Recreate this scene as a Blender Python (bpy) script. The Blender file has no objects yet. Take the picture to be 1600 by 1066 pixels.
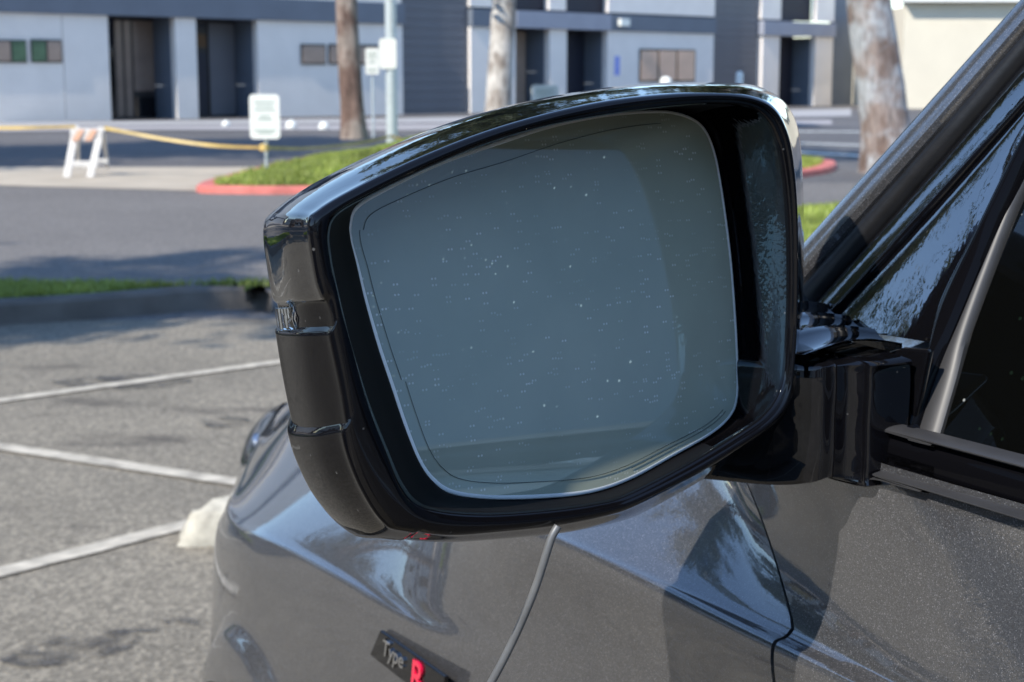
import bpy, bmesh, math, random
import numpy as np
from mathutils import Vector, Matrix, noise

random.seed(7)
rng = np.random.default_rng(7)
sc = bpy.context.scene
col = sc.collection
R = math.radians

# ---------------------------------------------------------------- camera
F = 2500.0                      # focal length in pixels of a 1600 px wide picture
CAMH = 1.2
PITCH = math.atan(411.0 / F)
cam_d = bpy.data.cameras.new('camera')
cam = bpy.data.objects.new('camera', cam_d)
col.objects.link(cam)
cam.location = (0, 0, CAMH)
cam.rotation_euler = (math.pi / 2 - PITCH, 0, 0)
cam_d.sensor_width = 36.0
cam_d.lens = 36.0 * F / 1600.0
cam_d.clip_start = 0.02
cam_d.clip_end = 2000
cam_d.dof.use_dof = True
cam_d.dof.focus_distance = 0.63
cam_d.dof.aperture_fstop = 26.0
cam_d.dof.aperture_blades = 0
sc.camera = cam

# ---------------------------------------------------------------- light
SUN_HEAD, SUN_EL = -138.0, 42.0         # heading clockwise from +Y
world = bpy.data.worlds.new('World')
sc.world = world
world.use_nodes = True
wn = world.node_tree
bgn = wn.nodes['Background']
sky = wn.nodes.new('ShaderNodeTexSky')
sky.sky_type = 'NISHITA'
sky.sun_disc = False
sky.sun_elevation = R(SUN_EL)
sky.sun_rotation = R(SUN_HEAD)
sky.altitude = 50
sky.air_density = 1.0
sky.dust_density = 0.0
sky.ozone_density = 3.0
wn.links.new(sky.outputs['Color'], bgn.inputs['Color'])
bgn.inputs['Strength'].default_value = 0.15
sun_d = bpy.data.lights.new('sun', 'SUN')
sun_d.energy = 3.35
sun_d.angle = R(0.53)
sun_d.color = (1.0, 0.93, 0.82)
sun = bpy.data.objects.new('sun', sun_d)
col.objects.link(sun)
sd = Vector((math.sin(R(SUN_HEAD)) * math.cos(R(SUN_EL)), math.cos(R(SUN_HEAD)) * math.cos(R(SUN_EL)), math.sin(R(SUN_EL))))
sun.rotation_euler = sd.to_track_quat('Z', 'Y').to_euler()
sun.location = (-8, -6, 12)
sc.view_settings.view_transform = 'Standard'
sc.view_settings.look = 'None'
sc.view_settings.gamma = 1.0
sc.view_settings.use_curve_mapping = False
sc.view_settings.exposure = 1.0
sc.render.engine = 'CYCLES'
sc.cycles.use_denoising = True
sc.cycles.max_bounces = 8
sc.cycles.transparent_max_bounces = 8
sc.cycles.caustics_reflective = False
sc.cycles.caustics_refractive = False
sc.cycles.sample_clamp_indirect = 6.0

# ---------------------------------------------------------------- geometry helpers
CT, ST = math.cos(PITCH), math.sin(PITCH)
ORG = Vector((0, 0, CAMH))

def ray(px, py):
    x = (px - 800.0) / F
    y = (533.0 - py) / F
    return Vector((x, CT + y * ST, -ST + y * CT))

def at(px, py, d):
    return ORG + ray(px, py) * d

def on_plane(px, py, p0, n):
    r = ray(px, py)
    return ORG + r * ((p0 - ORG).dot(n) / r.dot(n))

def gnd(px, py, z=0.0):
    r = ray(px, py)
    return ORG + r * ((z - CAMH) / r.z)

HEAD = R(29.0)                  # the car points this far left of the view
U = Vector((-math.sin(HEAD), math.cos(HEAD), 0))     # forward along the car
V = Vector((-math.cos(HEAD), -math.sin(HEAD), 0))    # outboard, away from the car
W = Vector((0, 0, 1))

def car(u, v, w):
    return U * u + V * v + W * w

def cr(p0, p1, p2, p3, t):
    return 0.5 * ((2 * p1) + (p2 - p0) * t + (2 * p0 - 5 * p1 + 4 * p2 - p3) * t * t + (3 * p1 - p0 - 3 * p2 + p3) * t * t * t)

def spline(pts, n, closed=False):
    m = len(pts)
    out = []
    if closed:
        for i in range(m):
            for k in range(n):
                out.append(cr(pts[(i - 1) % m], pts[i], pts[(i + 1) % m], pts[(i + 2) % m], k / n))
        return out
    for i in range(m - 1):
        a = pts[i - 1] if i > 0 else pts[0] * 2 - pts[1]
        d = pts[i + 2] if i + 2 < m else pts[-1] * 2 - pts[-2]
        for k in range(n):
            out.append(cr(a, pts[i], pts[i + 1], d, k / n))
    out.append(pts[-1])
    return out

def mesh(name, verts, faces, mat, parent=None, smooth=None, origin=None):
    me = bpy.data.meshes.new(name)
    o = Vector(origin) if origin is not None else None
    vs = [tuple(Vector(v) - o) if o is not None else tuple(v) for v in verts]
    me.from_pydata(vs, [], faces)
    me.update()
    if smooth is not None:
        me.polygons.foreach_set('use_smooth', [True] * len(me.polygons))
        me.set_sharp_from_angle(angle=R(smooth))
    if mat:
        for m_ in (mat if isinstance(mat, (list, tuple)) else [mat]):
            me.materials.append(m_)
    ob = bpy.data.objects.new(name, me)
    col.objects.link(ob)
    if o is not None:
        ob.location = o
    if parent is not None:
        ob.parent = parent
        if o is None:
            ob.matrix_parent_inverse = Matrix.Translation(-tot_loc(parent))
        else:
            ob.location = o - tot_loc(parent)
    return ob

def tot_loc(o):
    l = Vector(o.location)
    while o.parent:
        inv = o.matrix_parent_inverse.translation
        o = o.parent
        l = l + Vector(inv) + Vector(o.location)
    return l

def normals_fix(ob):
    bm = bmesh.new(); bm.from_mesh(ob.data)
    bmesh.ops.recalc_face_normals(bm, faces=bm.faces)
    bm.to_mesh(ob.data); bm.free()

def empty(name, loc):
    o = bpy.data.objects.new(name, None)
    o.empty_display_size = 0.2
    o.location = loc
    col.objects.link(o)
    return o

def tag(o, label=None, cat=None, group=None, kind=None):
    if label: o['label'] = label
    if cat: o['category'] = cat
    if group: o['group'] = group
    if kind: o['kind'] = kind
    return o

class MB:
    def __init__(self):
        self.v = []; self.f = []
    def add(self, vs, fs):
        b = len(self.v)
        self.v += [Vector(x) for x in vs]
        self.f += [tuple(i + b for i in f) for f in fs]
        return self
    def box(self, c, hx, hy, hz, ax=None, ay=None, az=None):
        ax = ax or Vector((1, 0, 0)); ay = ay or Vector((0, 1, 0)); az = az or Vector((0, 0, 1))
        c = Vector(c)
        vs = [c + ax * (sx * hx) + ay * (sy * hy) + az * (sz * hz) for sx in (-1, 1) for sy in (-1, 1) for sz in (-1, 1)]
        return self.add(vs, [(0, 1, 3, 2), (4, 6, 7, 5), (0, 4, 5, 1), (2, 3, 7, 6), (0, 2, 6, 4), (1, 5, 7, 3)])
    def tube(self, pts, rad, n=10, cap=True):
        pts = [Vector(p) for p in pts]
        rs = rad if isinstance(rad, (list, tuple)) else [rad] * len(pts)
        vs = []; fs = []
        up = None
        for i, p in enumerate(pts):
            t = (pts[min(i + 1, len(pts) - 1)] - pts[max(i - 1, 0)]).normalized()
            if up is None:
                up = t.orthogonal().normalized()
            up = (up - t * up.dot(t)).normalized()
            sd_ = t.cross(up)
            for k in range(n):
                a = 2 * math.pi * k / n
                vs.append(p + (up * math.cos(a) + sd_ * math.sin(a)) * rs[i])
        for i in range(len(pts) - 1):
            for k in range(n):
                fs.append((i * n + k, i * n + (k + 1) % n, (i + 1) * n + (k + 1) % n, (i + 1) * n + k))
        if cap:
            fs.append(tuple(range(n - 1, -1, -1)))
            fs.append(tuple((len(pts) - 1) * n + k for k in range(n)))
        return self.add(vs, fs)
    def prism(self, pts, off):
        n = len(pts)
        vs = [Vector(p) for p in pts] + [Vector(p) + off for p in pts]
        fs = [tuple(range(n)), tuple(range(2 * n - 1, n - 1, -1))] + [(i, i + n, (i + 1) % n + n, (i + 1) % n) for i in range(n)]
        return self.add(vs, fs)
    def build(self, name, mat, parent=None, smooth=None, origin=None, bevel=0, seg=2):
        if origin is None:
            c = sum(self.v, Vector()) / len(self.v)
            origin = Vector((c.x, c.y, min(v.z for v in self.v)))
        ob = mesh(name, self.v, self.f, mat, parent, None, origin)
        normals_fix(ob)
        if bevel:
            bm = bmesh.new(); bm.from_mesh(ob.data)
            es = [e for e in bm.edges if len(e.link_faces) == 2 and e.calc_face_angle(0) > 0.5]
            bmesh.ops.bevel(bm, geom=es, offset=bevel, segments=seg, affect='EDGES', profile=0.5)
            bm.to_mesh(ob.data); bm.free()
        if smooth:
            ob.data.polygons.foreach_set('use_smooth', [True] * len(ob.data.polygons))
            ob.data.set_sharp_from_angle(angle=R(smooth))
        return ob

def copy_tree(o, parent=None):
    c = o.copy(); col.objects.link(c)
    if parent is not None: c.parent = parent
    for ch in list(o.children): copy_tree(ch, c)
    return c

# ---------------------------------------------------------------- materials
def mat(name):
    m = bpy.data.materials.new(name)
    m.use_nodes = True
    nt = m.node_tree
    b = nt.nodes['Principled BSDF']
    return m, nt, b

def node(nt, t, **kw):
    n = nt.nodes.new(t)
    for k, v in kw.items():
        setattr(n, k, v)
    return n

def coords(nt, scale=(1, 1, 1)):
    tc = node(nt, 'ShaderNodeTexCoord')
    mp = node(nt, 'ShaderNodeMapping')
    mp.inputs['Scale'].default_value = scale
    nt.links.new(tc.outputs['Object'], mp.inputs['Vector'])
    return mp.outputs['Vector']

def noise_n(nt, vec, scale, detail=4, rough=0.55):
    n = node(nt, 'ShaderNodeTexNoise')
    n.inputs['Scale'].default_value = scale
    n.inputs['Detail'].default_value = detail
    n.inputs['Roughness'].default_value = rough
    nt.links.new(vec, n.inputs['Vector'])
    return n

def ramp(nt, src, stops, interp='LINEAR'):
    r = node(nt, 'ShaderNodeValToRGB')
    r.color_ramp.interpolation = interp
    els = r.color_ramp.elements
    while len(els) < len(stops): els.new(0.5)
    for e, (p, c) in zip(els, stops):
        e.position = p
        e.color = (c if isinstance(c, (tuple, list)) else (c, c, c)) + ((1,) if not isinstance(c, (tuple, list)) or len(c) == 3 else ()) if isinstance(c, tuple) else (c, c, c, 1)
    nt.links.new(src, r.inputs['Fac'])
    return r.outputs['Color']

def mixc(nt, fac, a, b, mode='MIX'):
    m = node(nt, 'ShaderNodeMix', data_type='RGBA', blend_type=mode)
    def put(s, v):
        if hasattr(v, 'is_output'): nt.links.new(v, s)
        elif isinstance(v, (int, float)): s.default_value = v
        else: s.default_value = tuple(v) + ((1,) if len(v) == 3 else ())
    put(m.inputs['Factor'], fac); put(m.inputs['A'], a); put(m.inputs['B'], b)
    return m.outputs['Result']

def bump(nt, b, h, strength, dist, inp='Normal'):
    bn = node(nt, 'ShaderNodeBump')
    bn.inputs['Strength'].default_value = strength
    bn.inputs['Distance'].default_value = dist
    nt.links.new(h, bn.inputs['Height'])
    nt.links.new(bn.outputs['Normal'], b.inputs[inp])
    return bn

def plain(name, c, rough=0.6, metal=0.0, var=0.12, vs=8.0, bs=0.0, bd=0.002, bscale=None, coat=0.0, spec=0.5):
    m, nt, b = mat(name)
    v = coords(nt)
    n = noise_n(nt, v, vs, 5)
    lo = tuple(x * (1 - var) for x in c); hi = tuple(min(1, x * (1 + var)) for x in c)
    cc = ramp(nt, n.outputs['Fac'], [(0.3, lo), (0.7, hi)])
    nt.links.new(cc, b.inputs['Base Color'])
    b.inputs['Roughness'].default_value = rough
    b.inputs['Metallic'].default_value = metal
    b.inputs['Coat Weight'].default_value = coat
    b.inputs['Specular IOR Level'].default_value = spec
    if bs:
        n2 = noise_n(nt, v, bscale or vs * 6, 6)
        bump(nt, b, n2.outputs['Fac'], bs, bd)
    return m

def asphalt(name, dark, light, warm, big=0.6, oil=0.0, grit=90.0):
    m, nt, b = mat(name)
    v = coords(nt)
    a = noise_n(nt, v, big, 6, 0.6)
    f = noise_n(nt, v, grit, 3, 0.7)
    vor = node(nt, 'ShaderNodeTexVoronoi'); vor.inputs['Scale'].default_value = grit * 1.3
    nt.links.new(v, vor.inputs['Vector'])
    c0 = ramp(nt, a.outputs['Fac'], [(0.3, dark), (0.72, light)])
    c1 = ramp(nt, vor.outputs['Color'], [(0.1, 0.55), (0.5, 1.0), (0.93, 1.9)])
    c = mixc(nt, 0.75, c0, c1, 'MULTIPLY')
    c = mixc(nt, 0.6, c, ramp(nt, f.outputs['Fac'], [(0.3, 0.7), (0.7, 1.3)]), 'MULTIPLY')
    if oil:
        o = noise_n(nt, coords(nt, (1.1, 2.6, 1)), 0.9, 5, 0.55)
        of = ramp(nt, o.outputs['Fac'], [(0.60, 0.0), (0.70, oil)])
        c = mixc(nt, of, c, (0.035, 0.028, 0.024))
    nt.links.new(c, b.inputs['Base Color'])
    b.inputs['Roughness'].default_value = 0.85
    bump(nt, b, vor.outputs['Distance'], 0.6, 0.004)
    return m

M = {}
M['lot'] = asphalt('lot_asphalt', (0.145, 0.129, 0.101), (0.218, 0.194, 0.152), 0, 0.7, 0.75, 75.0)
M['road'] = asphalt('road_asphalt', (0.115, 0.107, 0.101), (0.150, 0.141, 0.134), 0, 0.25, 0.0, 60.0)
M['far_asphalt'] = asphalt('far_asphalt', (0.075, 0.072, 0.074), (0.12, 0.115, 0.115), 0, 0.2, 0.0, 30.0)
M['paint_line'] = plain('worn_line_paint', (0.42, 0.385, 0.32), 0.8, var=0.35, vs=14, bs=0.3)
M['concrete'] = plain('beige_concrete', (0.40, 0.35, 0.28), 0.85, var=0.14, vs=1.6, bs=0.4, bscale=60)
M['kerb_grey'] = plain('kerb_concrete', (0.11, 0.10, 0.09), 0.85, var=0.25, vs=5, bs=0.4, bscale=60)
M['kerb_red'] = plain('red_kerb_paint', (0.52, 0.15, 0.125), 0.7, var=0.2, vs=4, bs=0.3, bscale=50)
M['wall'] = plain('pale_blue_wall', (0.80, 0.75, 0.70), 0.85, var=0.04, vs=1.5, bs=0.3, bscale=30)
M['wall_b'] = plain('pale_lilac_wall', (0.80, 0.75, 0.71), 0.85, var=0.04, vs=1.5, bs=0.3, bscale=30)
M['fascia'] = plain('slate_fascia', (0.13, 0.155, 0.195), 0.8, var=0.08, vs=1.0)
M['fascia_l'] = plain('grey_fascia', (0.28, 0.30, 0.36), 0.8, var=0.08, vs=1.0)
M['door_grey'] = plain('grey_roll_door', (0.125, 0.13, 0.15), 0.6, var=0.08, vs=1.0)
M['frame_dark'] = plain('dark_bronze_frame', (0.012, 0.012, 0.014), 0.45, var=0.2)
M['tan_blind'] = plain('tan_blinds', (0.33, 0.25, 0.20), 0.6, var=0.15, vs=2)
M['peach_blind'] = plain('peach_blinds', (0.62, 0.43, 0.32), 0.6, var=0.1, vs=2)
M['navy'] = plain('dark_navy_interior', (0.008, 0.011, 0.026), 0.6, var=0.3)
M['amber'] = plain('amber_interior', (0.10, 0.05, 0.015), 0.6, var=0.4, vs=3)
M['green_blind'] = plain('green_window_view', (0.08, 0.15, 0.08), 0.5, var=0.4, vs=3)
M['cream'] = plain('cream_block_wall', (0.62, 0.57, 0.46), 0.9, var=0.04, vs=1.0)
M['white_paint'] = plain('white_paint', (0.78, 0.80, 0.76), 0.5, var=0.06, vs=6)
M['sign_white'] = plain('sign_white', (0.72, 0.74, 0.71), 0.5, var=0.03, vs=6)
M['sign_green'] = plain('sign_print_green', (0.25, 0.34, 0.30), 0.5, var=0.1)
M['galv'] = plain('galvanised_steel', (0.52, 0.58, 0.60), 0.45, metal=0.3, var=0.08, vs=10)
M['orange'] = plain('orange_stripe', (0.58, 0.33, 0.22), 0.5, var=0.15, vs=12)
M['tape'] = plain('yellow_tape', (0.52, 0.38, 0.13), 0.5, var=0.25, vs=3)
M['wood'] = plain('weathered_white_wood', (0.58, 0.57, 0.55), 0.8, var=0.12, vs=20)

def bark(name, lo, hi, patch):
    m, nt, b = mat(name)
    v = coords(nt, (1, 1, 0.35))
    a = noise_n(nt, v, 5.0, 6, 0.65)
    f = noise_n(nt, coords(nt, (1, 1, 0.15)), 26.0, 4, 0.7)
    p = noise_n(nt, coords(nt), 1.9, 4, 0.6)
    c = ramp(nt, a.outputs['Fac'], [(0.35, lo), (0.65, hi)])
    c = mixc(nt, ramp(nt, p.outputs['Fac'], [(0.45, 0.0), (0.58, 1.0)]), c, patch)
    c = mixc(nt, 0.7, c, ramp(nt, f.outputs['Fac'], [(0.35, 0.45), (0.6, 1.15)]), 'MULTIPLY')
    nt.links.new(c, b.inputs['Base Color'])
    b.inputs['Roughness'].default_value = 0.9
    bump(nt, b, f.outputs['Fac'], 1.0, 0.03)
    return m
M['bark_brown'] = bark('brown_bark', (0.10, 0.06, 0.05), (0.24, 0.16, 0.13), (0.30, 0.25, 0.22))
M['bark_pale'] = bark('pale_bark', (0.20, 0.16, 0.13), (0.52, 0.48, 0.43), (0.60, 0.57, 0.52))
M['bark_mottled'] = bark('mottled_bark', (0.14, 0.09, 0.07), (0.36, 0.30, 0.27), (0.42, 0.44, 0.46))

def foliage(name, c):
    m, nt, b = mat(name)
    n = noise_n(nt, coords(nt), 1.1, 4)
    geo = node(nt, 'ShaderNodeNewGeometry')
    c1 = ramp(nt, n.outputs['Fac'], [(0.3, tuple(x * 0.55 for x in c)), (0.7, tuple(x * 1.35 for x in c))])
    c2 = mixc(nt, 0.5, c1, ramp(nt, geo.outputs['Random Per Island'], [(0.0, 0.5), (1.0, 1.5)]), 'MULTIPLY')
    nt.links.new(c2, b.inputs['Base Color'])
    b.inputs['Roughness'].default_value = 0.55
    tr = node(nt, 'ShaderNodeBsdfTranslucent')
    nt.links.new(c2, tr.inputs['Color'])
    mx = node(nt, 'ShaderNodeMixShader'); mx.inputs[0].default_value = 0.3
    nt.links.new(b.outputs[0], mx.inputs[1]); nt.links.new(tr.outputs[0], mx.inputs[2])
    nt.links.new(mx.outputs[0], nt.nodes['Material Output'].inputs['Surface'])
    return m
M['leaf'] = foliage('eucalyptus_leaves', (0.075, 0.095, 0.045))
M['grass'] = foliage('lawn_grass', (0.30, 0.36, 0.08))
M['grass_base'] = plain('lawn_soil', (0.22, 0.28, 0.06), 0.9, var=0.3, vs=2.5)

# --- car materials
def car_paint():
    m, nt, b = mat('grey_metallic_paint')
    v = coords(nt)
    vor = node(nt, 'ShaderNodeTexVoronoi'); vor.inputs['Scale'].default_value = 2400.0
    nt.links.new(v, vor.inputs['Vector'])
    sep = node(nt, 'ShaderNodeSeparateColor'); nt.links.new(vor.outputs['Color'], sep.inputs['Color'])
    fl = ramp(nt, sep.outputs['Red'], [(0.0, 0.55), (0.5, 0.85), (0.93, 1.35), (0.992, 3.4)])
    big = noise_n(nt, v, 9, 4)
    base = ramp(nt, big.outputs['Fac'], [(0.3, (0.045, 0.045, 0.048)), (0.7, (0.054, 0.054, 0.057))])
    c = mixc(nt, 1.0, base, fl, 'MULTIPLY')
    nt.links.new(c, b.inputs['Base Color'])
    b.inputs['Metallic'].default_value = 0.15
    b.inputs['Roughness'].default_value = 0.5
    b.inputs['Coat Weight'].default_value = 1.0
    b.inputs['Coat Roughness'].default_value = 0.015
    b.inputs['Coat IOR'].default_value = 2.2
    # each flake lies at its own small angle
    nm = node(nt, 'ShaderNodeBump'); nm.inputs['Strength'].default_value = 0.12; nm.inputs['Distance'].default_value = 0.0006
    nt.links.new(sep.outputs['Green'], nm.inputs['Height'])
    nt.links.new(nm.outputs['Normal'], b.inputs['Normal'])
    op = noise_n(nt, v, 320, 2)
    bn = node(nt, 'ShaderNodeBump'); bn.inputs['Strength'].default_value = 0.05; bn.inputs['Distance'].default_value = 0.0005
    nt.links.new(op.outputs['Fac'], bn.inputs['Height']); nt.links.new(bn.outputs['Normal'], b.inputs['Coat Normal'])
    return m
M['paint'] = car_paint()

def gloss_black(name, peel=0.02, scale=300, rough=0.02, dust=0.35, c=0.0035, stretch=(1, 1, 1), ior=1.6):
    m, nt, b = mat(name)
    v = coords(nt, stretch)
    n = noise_n(nt, v, scale, 2)
    b.inputs['Base Color'].default_value = (c, c, c * 1.3, 1)
    b.inputs['Roughness'].default_value = rough
    b.inputs['IOR'].default_value = ior
    if 'panel' in name: b.inputs['Specular IOR Level'].default_value = 0.25
    if dust:
        vv = coords(nt)
        vor = node(nt, 'ShaderNodeTexVoronoi'); vor.inputs['Scale'].default_value = 260.0
        nt.links.new(vv, vor.inputs['Vector'])
        sep = node(nt, 'ShaderNodeSeparateColor'); nt.links.new(vor.outputs['Color'], sep.inputs['Color'])
        k = node(nt, 'ShaderNodeMath', operation='MULTIPLY')
        nt.links.new(ramp(nt, vor.outputs['Distance'], [(0.10, 1.0), (0.18, 0.0)]), k.inputs[0])
        nt.links.new(ramp(nt, sep.outputs['Red'], [(0.965, 0.0), (0.97, 1.0)]), k.inputs[1])
        k2 = node(nt, 'ShaderNodeMath', operation='MULTIPLY'); k2.inputs[1].default_value = dust * 0.5
        nt.links.new(k.outputs[0], k2.inputs[0])
        cc = mixc(nt, k2.outputs[0], (c, c, c * 1.3), (0.5, 0.5, 0.48))
        nt.links.new(cc, b.inputs['Base Color'])
    bump(nt, b, n.outputs['Fac'], peel, 0.001)
    return m
M['black'] = gloss_black('gloss_black_plastic', 0.03, 220)
M['rim_black'] = gloss_black('gloss_black_rim', 0.008, 120, ior=1.42)
M['side_black'] = gloss_black('satin_black_panel', 0.02, 300, 0.035, c=0.003, ior=1.22)
M['garnish'] = gloss_black('black_garnish', 0.10, 130, 0.02, dust=0.2, stretch=(1, 1, 0.5), ior=3.1)
M['garnish_s'] = gloss_black('gloss_top_shelf', 0.02, 150, 0.03, dust=0.2, ior=2.2)
M['wall_black'] = gloss_black('textured_gloss_wall', 0.12, 260, 0.04, ior=1.65)
M['surround_black'] = plain('dark_surround_plastic', (0.004, 0.004, 0.005), 0.7, var=0.1, spec=0.08)
M['foot_black'] = gloss_black('gloss_black_foot', 0.02, 150, 0.02, dust=0.2, ior=1.5)
M['rubber'] = plain('black_rubber_seal', (0.006, 0.006, 0.007), 0.42, var=0.3, vs=60, bs=0.15, bd=0.0008)
M['trim'] = plain('satin_black_trim', (0.022, 0.022, 0.024), 0.38, var=0.15, vs=60, bs=0.1, bd=0.0005)
M['grey_rubber'] = plain('grey_flocked_strip', (0.032, 0.032, 0.034), 0.45, var=0.1, vs=80)
M['chrome'] = plain('chrome', (0.75, 0.76, 0.78), 0.08, metal=1.0, var=0.03)
M['lamp_silver'] = plain('lamp_reflector_silver', (0.42, 0.44, 0.46), 0.3, metal=0.4, var=0.3, vs=300)
M['alloy'] = plain('dark_alloy', (0.10, 0.10, 0.105), 0.3, metal=0.9, var=0.05)
M['tyre'] = plain('tyre_rubber', (0.02, 0.02, 0.02), 0.7, var=0.2, vs=40)
M['red'] = plain('badge_red', (0.72, 0.004, 0.05), 0.15, var=0.03, coat=1)
M['cable'] = plain('grey_cable_sheath', (0.17, 0.175, 0.18), 0.4, var=0.15, vs=60, metal=0.35)
M['seat'] = plain('light_perforated_seat', (0.06, 0.065, 0.06), 0.7, var=0.1, vs=20)
M['interior'] = plain('dark_cabin_lining', (0.02, 0.021, 0.022), 0.8, var=0.2)
M['lens_edge'] = plain('ground_glass_edge', (0.93, 1.0, 0.97), 0.3, var=0.05, vs=30, spec=0.8)
M['line_dark'] = plain('heater_line', (0.02, 0.03, 0.035), 0.4, var=0.1)

def glass_tint(name, tint, refl=1.0, dirt=0.03):
    m, nt, b = mat(name)
    nt.nodes.remove(b)
    tr = node(nt, 'ShaderNodeBsdfTransparent'); tr.inputs['Color'].default_value = tint + (1,)
    gl = node(nt, 'ShaderNodeBsdfGlossy'); gl.inputs['Roughness'].default_value = 0.01
    gl.inputs['Color'].default_value = (refl, refl, refl, 1)
    fr = node(nt, 'ShaderNodeFresnel'); fr.inputs['IOR'].default_value = 1.6
    mx = node(nt, 'ShaderNodeMixShader')
    nt.links.new(fr.outputs[0], mx.inputs[0]); nt.links.new(tr.outputs[0], mx.inputs[1]); nt.links.new(gl.outputs[0], mx.inputs[2])
    df = node(nt, 'ShaderNodeBsdfDiffuse'); df.inputs['Color'].default_value = (0.4, 0.42, 0.4, 1)
    v = coords(nt)
    vor = node(nt, 'ShaderNodeTexVoronoi'); vor.inputs['Scale'].default_value = 160.0
    nt.links.new(v, vor.inputs['Vector'])
    sep = node(nt, 'ShaderNodeSeparateColor'); nt.links.new(vor.outputs['Color'], sep.inputs['Color'])
    k = node(nt, 'ShaderNodeMath', operation='MULTIPLY')
    nt.links.new(ramp(nt, vor.outputs['Distance'], [(0.12, 0.8), (0.2, 0.0)]), k.inputs[0])
    nt.links.new(ramp(nt, sep.outputs['Red'], [(0.90, 0.0), (0.91, 1.0)]), k.inputs[1])
    ad = node(nt, 'ShaderNodeMath', operation='ADD'); ad.inputs[1].default_value = dirt
    nt.links.new(k.outputs[0], ad.inputs[0])
    m2 = node(nt, 'ShaderNodeMixShader')
    nt.links.new(ad.outputs[0], m2.inputs[0]); nt.links.new(mx.outputs[0], m2.inputs[1]); nt.links.new(df.outputs[0], m2.inputs[2])
    nt.links.new(m2.outputs[0], nt.nodes['Material Output'].inputs['Surface'])
    return m
M['window'] = glass_tint('tinted_window_glass', (0.10, 0.15, 0.12), 1.0, 0.004)
M['windscreen'] = glass_tint('windscreen_glass', (0.5, 0.58, 0.54), 1.0, 0.02)
M['clear_lens'] = glass_tint('clear_lamp_lens', (0.8, 0.85, 0.9), 1.0, 0.01)

def mirror_glass():
    m, nt, b = mat('dusty_mirror_glass')
    nt.nodes.remove(b)
    gl = node(nt, 'ShaderNodeBsdfGlossy'); gl.inputs['Roughness'].default_value = 0.012
    gl.inputs['Color'].default_value = (0.50, 0.66, 0.74, 1)
    df = node(nt, 'ShaderNodeBsdfDiffuse')
    v = coords(nt)
    big = noise_n(nt, v, 14, 3)
    cdf = ramp(nt, big.outputs['Fac'], [(0.3, (0.68, 0.76, 0.60)), (0.7, (0.76, 0.82, 0.66))])
    nt.links.new(cdf, df.inputs['Color'])
    film = ramp(nt, noise_n(nt, v, 22, 4).outputs['Fac'], [(0.3, 0.43), (0.7, 0.47)])
    # dried droplets, each with its ghost from the back face of the glass
    tc = node(nt, 'ShaderNodeTexCoord')
    tot = None
    for sc_, thr, off in ((150.0, 0.93, 0.0), (150.0, 0.93, 0.0021), (330.0, 0.88, 0.0), (330.0, 0.88, 0.0016)):
        mp = node(nt, 'ShaderNodeMapping'); mp.inputs['Location'].default_value = (off, 0, 0)
        nt.links.new(tc.outputs['Object'], mp.inputs['Vector'])
        vor = node(nt, 'ShaderNodeTexVoronoi'); vor.inputs['Scale'].default_value = sc_
        vor.voronoi_dimensions = '2D'
        nt.links.new(mp.outputs[0], vor.inputs['Vector'])
        sep = node(nt, 'ShaderNodeSeparateColor'); nt.links.new(vor.outputs['Color'], sep.inputs['Color'])
        k = node(nt, 'ShaderNodeMath', operation='MULTIPLY')
        if sc_ < 200:
            nt.links.new(ramp(nt, vor.outputs['Distance'], [(0.03, 1.0), (0.06, 0.0)]), k.inputs[0])
        else:
            nt.links.new(ramp(nt, vor.outputs['Distance'], [(0.11, 0.9), (0.19, 0.0)]), k.inputs[0])
        nt.links.new(ramp(nt, sep.outputs['Red'], [(thr, 0.0), (thr + 0.005, 0.75)]), k.inputs[1])
        # they gather in patches, strongest low down and outboard
        pm = noise_n(nt, tc.outputs['Object'], 26.0 if sc_ > 200 else 15.0, 3)
        k9 = node(nt, 'ShaderNodeMath', operation='MULTIPLY')
        nt.links.new(k.outputs[0], k9.inputs[0])
        nt.links.new(ramp(nt, pm.outputs['Fac'], [(0.40, 0.06), (0.66, 0.85)]), k9.inputs[1])
        k = k9
        if tot is None: tot = k.outputs[0]
        else:
            a = node(nt, 'ShaderNodeMath', operation='MAXIMUM')
            nt.links.new(tot, a.inputs[0]); nt.links.new(k.outputs[0], a.inputs[1]); tot = a.outputs[0]
    mx = node(nt, 'ShaderNodeMixShader')
    nt.links.new(film, mx.inputs[0]); nt.links.new(gl.outputs[0], mx.inputs[1]); nt.links.new(df.outputs[0], mx.inputs[2])
    dw = node(nt, 'ShaderNodeBsdfDiffuse'); dw.inputs['Color'].default_value = (0.95, 0.97, 0.95, 1)
    m3 = node(nt, 'ShaderNodeMixShader')
    nt.links.new(tot, m3.inputs[0]); nt.links.new(mx.outputs[0], m3.inputs[1]); nt.links.new(dw.outputs[0], m3.inputs[2])
    nt.links.new(m3.outputs[0], nt.nodes['Material Output'].inputs['Surface'])
    return m
M['mirror'] = mirror_glass()

# ================================================================ GROUND
def sheet(name, pts, z, m, kind='structure'):
    vs = [Vector((p[0], p[1], z)) for p in pts]
    o = mesh(name, vs, [tuple(range(len(vs)))], m)
    normals_fix(o)
    if o.data.polygons[0].normal.z < 0: o.data.flip_normals()
    tag(o, kind=kind)
    return o

def gp(l, z=0.0):
    return [gnd(x, y, z) for x, y in l]

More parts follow.
